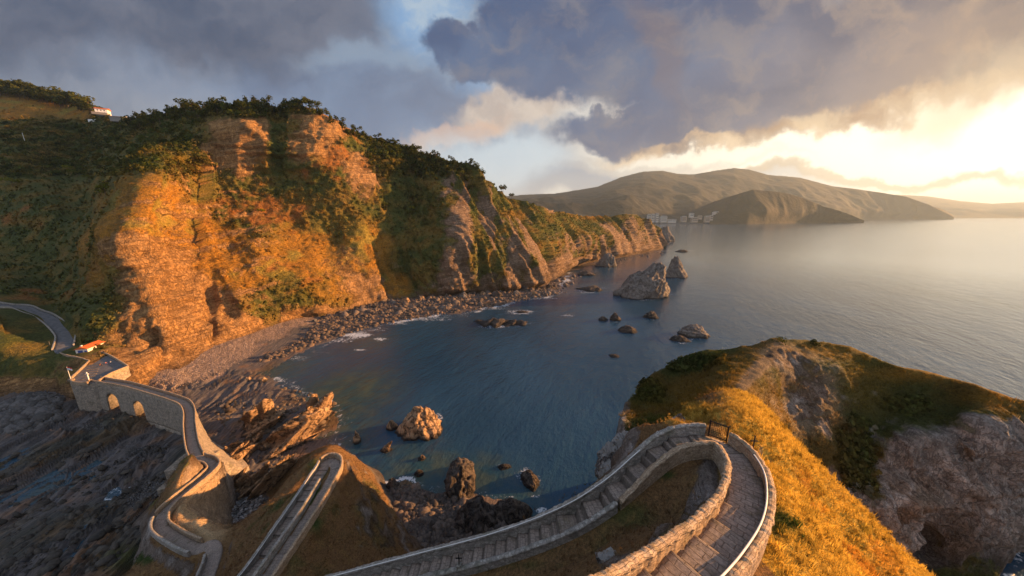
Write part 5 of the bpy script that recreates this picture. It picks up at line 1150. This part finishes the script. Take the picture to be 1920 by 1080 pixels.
# plaza
pz = empty('stone_terrace', at_z(190, 690, 13.2)); tag(pz, 'walled asphalt terrace at the bridge head, with hut, flagpole and cross on it', 'terrace')
pz_px = [(96, 656), (121, 667), (149, 673), (168, 679), (134, 711), (131, 717), (150, 720), (171, 719), (184, 717), (210, 702), (241, 689), (208, 669), (186, 661), (170, 652), (135, 645)]
pp = [at_z(a, b, 13.3) for a, b in pz_px]
keep_world(MB().poly([tuple(p) for p in pp], 0., 13.3).build('terrace_body', M_BRID), pz)
keep_world(MB().poly([tuple(p) for p in pp], 13.302, 13.36).build('terrace_paving', M_ASPH), pz)
def zline(l, z=13.3, n=4): return cr([tuple(at_z(a, b, z)) for a, b in l], n)
for k, l in enumerate(([(96, 656), (121, 667), (149, 673), (168, 679)], [(168, 679), (150, 696), (134, 711)], [(186, 716), (210, 702), (241, 689)], [(241, 689), (208, 669), (186, 661)], [(134, 711), (136, 718), (152, 720.5), (166, 720)])):
    keep_world(wall('terrace_parapet', zline(l), .9, .45, .4, M_WALL, .3, .05, .05, seed=30+k), pz)
st_ = MB()
for k in range(7):
    a = at_z(170-k*2.2+2, 684+k*4.6, 13.3); st_.box((a[0]+1.2, a[1], 13.42), (4.0, .5, .16), rz=.25)
keep_world(st_.build('terrace_steps', M_WALL), pz)
# road
RD = pxl([(-200, 560, 33), (-80, 564, 30), (0, 573, 27), (40, 578, 25.2), (75, 590, 22.3), (104, 608, 19.2), (123, 628, 16.6), (122, 646, 14.6), (118, 655, 13.9), (135, 662, 13.45)], 8)
RD = np.array([on_head(a, b)+np.array([0, 0, .45]) if a > -100 else at_z(a, b, 33) for a, b in ((-200, 560), (-90, 566), (-40, 569), (0, 573), (40, 578), (60, 584), (78, 592), (92, 600), (106, 610), (117, 620), (124, 632), (123, 644), (119, 654))]+[at_z(128, 661, 13.45)]); RD = cr(RD, 8)
for _ in range(12): RD[1:-1, 2] = (RD[:-2, 2]+RD[1:-1, 2]*2+RD[2:, 2])/4
tag(ribbon('road', RD, 2.6, M_ASPH, .6, drop=2.5), kind='structure')
o = wall('road_wall', offset(sub(RD, 0, 125, .8), 2.9), .7, .5, 2.5, M_WALLG, .6, .06, .04, seed=40); tag(o, 'low stone wall on the uphill side of the curving road', 'wall')
o = wall('road_wall', offset(sub(RD, 0, 125, .8), -2.9), .6, .5, 2.5, M_WALLG, .6, .06, .04, seed=41); tag(o, 'low stone wall on the downhill side of the curving road', 'wall')
# hut
h0 = at_z(158, 661, 13.36); a0, a1 = at_z(156, 666, 13.36), at_z(178, 657, 13.36); hrz = math.atan2(a1[1]-a0[1], a1[0]-a0[0])
hut = empty('hut', (h0[0]+1.5, h0[1]+1.5, 13.36), hrz); tag(hut, 'small white hut with blue door and orange tiled roof beside the road bend', 'hut')
MB().box((0, 0, 1.35), (8.0, 4.2, 2.7)).build('wall', plain_mat('whitewash', (.74, .70, .62), .8, .08), hut)
r_ = MB(); r_.tri_prism(8.0, 4.2, 1.15, 2.72, .45); rf = r_.build('roof', M_TILE, hut)
g_ = MB()
for k in range(18): g_.box((-4.1+k*.48, -1.32, 3.28), (.12, 2.9, .09), rx=.44)
g_.build('tile_row', M_TILE, rf); MB().box((-3.3, 0.2, 3.9), (.5, .5, .8)).build('chimney', M_WHITE, rf)
MB().box((-4.03, .5, 1.05), (.08, 1.7, 2.1)).build('door', M_BLUE, hut); MB().box((-4.03, -1.3, 1.5), (.06, .9, .8)).build('window', M_BLUE, hut); MB().box((1.2, -2.12, 1.5), (1.2, .06, .8)).build('window', M_IRON, hut)
MB().box((4.9, -.4, .7), (1.6, 3, 1.4), bev=.1).build('lean_to', M_TILE, hut)
# flagpole with flag
def pole_obj(name, a, b, z, h, r, label, cat, m=M_WHITE):
    q = at_z(a, b, z); o = empty(name, q); tag(o, label, cat); MB().cyl((0, 0, -.3), (0, 0, h), r, r*.6, 8).build('pole', m, o); return o
fpole = pole_obj('flagpole', 134, 714, 13.6, 5.8, .09, 'white flagpole with a small red and white flag at the terrace corner', 'flagpole')
us_, vs_2 = np.meshgrid(np.linspace(0, 1.9, 14), np.linspace(0, 1.2, 8)); PF = np.stack([us_, np.sin(us_*3)*.18, 5.7-vs_2-us_*.12], -1)
fl = grid_obj('flag', PF[:4], M_RED, parent=fpole); PF2 = PF[3:]; grid_obj('flag', PF2, M_WHITE, parent=fpole)
MB().box((0, 0, .35), (1.6, 1.2, .9), bev=.15).build('stone_base', M_WALL, fpole)
cs = empty('stone_cross', at_z(168, 716, 13.4)); tag(cs, 'pale stone cross on a stepped plinth at the bridge head', 'cross')
MB().box((0, 0, .25), (1.6, 1.6, .5)).box((0, 0, .7), (1., 1., .5)).build('plinth', M_WALL, cs); MB().box((0, 0, 2.4), (.26, .22, 3.2)).box((0, 0, 3.3), (1.2, .22, .26)).build('cross', M_WHITE, cs)
pole_obj('lamp_pole', 97, 656, 13.6, 4.2, .07, 'thin leaning post on the wall corner left of the hut', 'post', M_CONC)
q = on_head(47, 264); o = empty('utility_pole', q); tag(o, 'bare pale pole on the dark scrub slope at far left', 'pole'); MB().cyl((0, 0, -1), (0, 0, 9), .2, .15).build('pole', M_WHITE, o)
# people on the terrace
def skin_mat(n, c): return plain_mat(n, c, .8, .08)
M_SK = skin_mat('skin', (.45, .27, .18)); CL = {k: skin_mat('cloth_'+k, c) for k, c in {'orange': (.6, .16, .04), 'dark': (.03, .03, .04), 'white': (.7, .68, .66), 'blue': (.05, .09, .25), 'pink': (.55, .18, .18), 'jeans': (.05, .07, .14)}.items()}
def person(a, b, z, rz, shirt, legs, label, sit=True):
    o = empty('person', at_z(a, b, z), rz); tag(o, label, 'person')
    if sit: J = [(0, 0, .14), (0, -.02, .38), (0, -.04, .55), (0, -.02, .66), (0, 0, .80), (-.18, 0, .56), (-.24, .22, .38), (-.14, .42, .36), (.18, 0, .56), (.24, .22, .38), (.14, .42, .36), (-.1, .1, .14), (-.14, .42, .40), (-.12, .70, .06), (.1, .1, .14), (.14, .42, .40), (.12, .70, .06), (-.12, .85, .05), (.12, .85, .05)]
    else: J = [(0, 0, .92), (0, 0, 1.15), (0, 0, 1.38), (0, 0, 1.5), (0, .02, 1.64), (-.2, 0, 1.4), (-.25, .02, 1.12), (-.24, .12, .88), (.2, 0, 1.4), (.25, .02, 1.12), (.24, .12, .88), (-.1, 0, .88), (-.11, .03, .48), (-.12, -.02, .06), (.1, 0, .88), (.11, .05, .48), (.13, .06, .06), (-.12, .14, .04), (.13, .22, .04)]
    E = [(0, 1), (1, 2), (2, 3), (3, 4), (2, 5), (5, 6), (6, 7), (2, 8), (8, 9), (9, 10), (0, 11), (11, 12), (12, 13), (0, 14), (14, 15), (15, 16), (13, 17), (16, 18)]
    R = [.13, .12, .14, .055, .105, .06, .045, .03, .06, .045, .03, .09, .06, .045, .09, .06, .045, .035, .035]
    me = bpy.data.meshes.new('body'); me.from_pydata(J, E, []); ob = bpy.data.objects.new('body', me); link(ob)
    sk = ob.modifiers.new('s', 'SKIN'); ob.modifiers.new('u', 'SUBSURF').levels = 1
    for i, r in enumerate(R): me.skin_vertices[0].data[i].radius = (r, r*.85)
    me.skin_vertices[0].data[0].use_root = True
    dg_ = bpy.context.evaluated_depsgraph_get(); m2 = bpy.data.meshes.new_from_object(ob.evaluated_get(dg_)); bpy.data.objects.remove(ob)
    m2.materials.clear()
    for k in (M_SK, shirt, legs): m2.materials.append(k)
    for p in m2.polygons:
        c = p.center; p.use_smooth = True
        if sit: p.material_index = 2 if (c.z < .22 or c.y > .3 and c.z < .5 and abs(c.x) < .2) else (1 if c.z < .62 and c.y < .3 else 0)
        else: p.material_index = 2 if c.z < .92 and abs(c.x) < .2 else (1 if .92 <= c.z < 1.45 else 0)
    link(bpy.data.objects.new('body', m2), o)
    hz = .83 if sit else 1.67
    V, Q = leaf_cloud(0, 1, 1, 1, 1) if False else (None, None)
    hb = MB(); bmesh.ops.create_uvsphere(hb.bm, u_segments=10, v_segments=6, radius=.125, matrix=Matrix.Translation((0, -.025, hz+.01)) @ Matrix.Diagonal((.9, 1, .95, 1))); hb.build('hair', CL['dark'], o, True)
for k, (a, b, sh_, lg, rz, lab, si) in enumerate(((189, 685, 'orange', 'dark', 2.4, 'person in an orange top sitting on the terrace ground, leftmost of the group', True), (192, 687, 'dark', 'jeans', 1.0, 'person in dark clothes sitting right beside the orange one', True), (199, 682, 'pink', 'jeans', -2., 'person in a pink top sitting in the middle of the terrace', True),
        (201, 684, 'blue', 'dark', .5, 'person in a blue top sitting just below the pink one', True), (208, 680, 'white', 'jeans', 3., 'person in white sitting nearest the sunlit terrace edge', True), (195, 664, 'dark', 'dark', 1.5, 'person in dark clothes standing by the wall right of the hut', False))):
    person(a, b, 13.36, rz, CL[sh_], CL[lg], lab, si)
# ================================================================== rails, gate, crosses
def rail(L, s0, s1, off, h, label, r=.035, step=2.6, zs=-.05):
    R = offset(sub(L, s0, s1, .2), off)[:, :3]; c0 = R[len(R)//2]
    o = empty('handrail', (c0[0], c0[1], c0[2])); tag(o, label, 'handrail')
    P = R.copy(); P[:, 2] += h; V, Q = tube(P-c0, r, 6); b = mesh_np('rail', V, Q, [M_WHITE], parent=o)
    k = max(1, int(step/.2)); n = perp(R)
    for i in range(3, len(R)-2, k):
        a = P[i]-c0; w = np.array([n[i, 0], n[i, 1], 0])*.16
        MB().cyl(tuple(a-np.array([0, 0, .03])), tuple(a+w-np.array([0, 0, .16])), .014, .014, 5).build('bracket', M_WHITE, o)
rail(PA, 0, s_near(PA, 1222, 868, 57.2), .93, .98, 'white handrail along the sea side of the stepped path')
rail(PA, s_near(PA, 1385, 870, 58.1), LA, .93, .92, 'white handrail on the outer wall above the golden slope', .045)
rail(PB, 0, s_near(PB, 604, 878, 33.6), .76, .9, 'thin white handrail on the left parapet of the lower double stair', .035)
R_, sR = resample(PA, .1); Og = offset(R_, 1.19)[:, :3]; g0, g1 = Og[np.argmin(abs(sR-sGate0))], Og[np.argmin(abs(sR-sGate1))]
c0 = (g0+g1)/2; Lg = math.hypot(*(g1-g0)[:2]); gate = empty('iron_gate', c0, math.atan2(g1[1]-g0[1], g1[0]-g0[0])); tag(gate, 'dark iron mesh gate closing the gap at the top of the hairpin', 'gate')
f_ = MB()
for x in (-Lg/2+.05, Lg/2-.05): f_.box((x, 0, .65), (.09, .09, 1.5))
f_.box((0, 0, 1.32), (Lg-.1, .06, .07)).box((0, 0, .12), (Lg-.1, .06, .07)); f_.build('gate_frame', M_IRON, gate)
g_ = MB()
for k in range(int(Lg/.12)): g_.box((-Lg/2+.1+k*.12, 0, .72), (.016, .016, 1.16))
for k in range(8): g_.box((0, 0, .25+k*.14), (Lg-.15, .016, .016))
g_.build('gate_mesh', M_IRON, gate)
def cross(p, h, label, plinth):
    o = empty('wayside_cross', p); tag(o, label, 'cross')
    MB().box((0, 0, h*.5), (.07, .05, h)).box((0, 0, h*.76), (.5, .05, .07)).build('cross', M_IRON, o)
    if plinth: MB().box((0, 0, .0), (.34, .34, .9), bev=.04).build('plinth', M_WALLG, o)
q = R_[np.argmin(abs(sR-s_near(PA, 842, 1068, 52.6)))]; q2 = offset(R_, -1.0)[np.argmin(abs(sR-s_near(PA, 842, 1068, 52.6)))]
cross((q2[0], q2[1], q2[2]), 1.35, 'small black iron cross on a stone block beside the lower steps', True)
q = Og[np.argmin(abs(sR-sGate1))+12]; cross((q[0]+.5, q[1]+.5, q[2]-.2), 1.75, 'dark iron cross just outside the wall right of the gate', False)
# ================================================================== houses
hq = on_head(203, 219); dS = hq[1]/400
hs = empty('house', (hq[0], hq[1], hq[2]), .5); hs.scale = (.78, .78, .78); tag(hs, 'white country house with a low gable roof on the wooded slope at far left', 'house')
w_ = MB().box((0, 0, 3.5), (13, 9, 9)).build('wall', M_WHITE, hs); r_ = MB(); r_.tri_prism(13, 9, 2.6, 8.02, 1.); r_.build('roof', M_TILE, hs)
for x, z in ((-3.5, 6.2), (0, 6.2), (3.5, 6.2), (-3.5, 3), (3.5, 3)): MB().box((x, -4.52, z), (1.3, .1, 1.4)).build('window', M_IRON, hs)
MB().box((-1, -6.4, 1.0), (16, 3.8, 3.4)).build('veranda', M_CONC, hs)
q = on_head(232, 224); an = empty('barn', q, .2); tag(an, 'long low outbuilding with a shallow grey roof right of the white house', 'barn'); MB().box((0, 0, 2), (13, 7, 5)).build('wall', M_CONC, an); r_ = MB(); r_.tri_prism(13, 7, 1.3, 4.52, .8); r_.build('roof', plain_mat('grey_roof', (.35, .34, .33)), an)
q = on_head(186, 228); o = MB().box((0, 0, 0), (16, .6, 3)).build('garden_wall', M_WHITE); o.location = tuple(q); tag(o, 'pale garden wall in the scrub below the white house', 'wall')
# town across the bay
MT = [plain_mat('town_wall', (.55, .50, .44), .8, .05), plain_mat('town_wall', (.38, .30, .24), .8, .05)]
def block(u, v, z, w, h, d, m, label, nf, name='apartment_block', rz=0., rfm=None):
    q = at_t(u, v, at_y(u, v, d)[1]/ray(u, v)[1]) if z is None else at_y(u, v, d)
    o = empty(name, q, rz); tag(o, label, 'building'); sc = q[1]/F; W_, H_ = w*sc, h*sc*1.02; D_ = W_*.7
    MB().box((0, 0, H_/2-6), (W_, D_, H_+12)).build('wall', m, o)
    r_ = MB(); r_.tri_prism(W_, D_, H_*.18, H_+.02, 1.0); r_.build('roof', rfm or M_CONC, o)
    for k in range(nf):
        z_ = H_*(k+.55)/nf
        MB().box((0, -D_/2-.1, z_), (W_*.84, .4, H_/nf*.38)).build('window_row', M_IRON, o)
TL = [(1216, 414, 6, 10, 0), (1223, 414.5, 6, 11, 0), (1231, 414.5, 5.5, 12, 0), (1243, 414.5, 11, 8, 0), (1255, 415.2, 9, 3.5, 0), (1263, 415.5, 7, 4, 0), (1281, 414, 9, 7, 1), (1296, 405.5, 7, 5, 0), (1301, 414.5, 10, 6, 1), (1325, 414.5, 8, 8, 1), (1333, 411, 5, 6, 1), (1312, 409, 6, 4, 1)]
TN = ['leftmost white tower block by the far beach', 'second white tower block from the left by the far beach', 'tallest and third white tower block by the far beach', 'white block with a raised centre right of the three towers', 'low white row at the waterfront right of the towers', 'smaller low white house at the end of the waterfront row', 'square brown block in the middle of the far beach', 'pale house on the rise above the middle of the far beach', 'wide brown block below the pale house on the rise', 'tall brown block at the right end of the far beach', 'narrow brown house leaning on the right end block', 'small brown house up the slope between the beach blocks']
for (u, v, w_, h_, k), lab in zip(TL, TN): block(u, v, 1, w_, h_, 2900, MT[k], lab, 4 if h_ > 6 else 2)
block(1345, 404.5, 1, 14, 6.5, 3120, MT[0], 'white hotel with tall windows on the bluff over the far beach', 3, name='hotel')
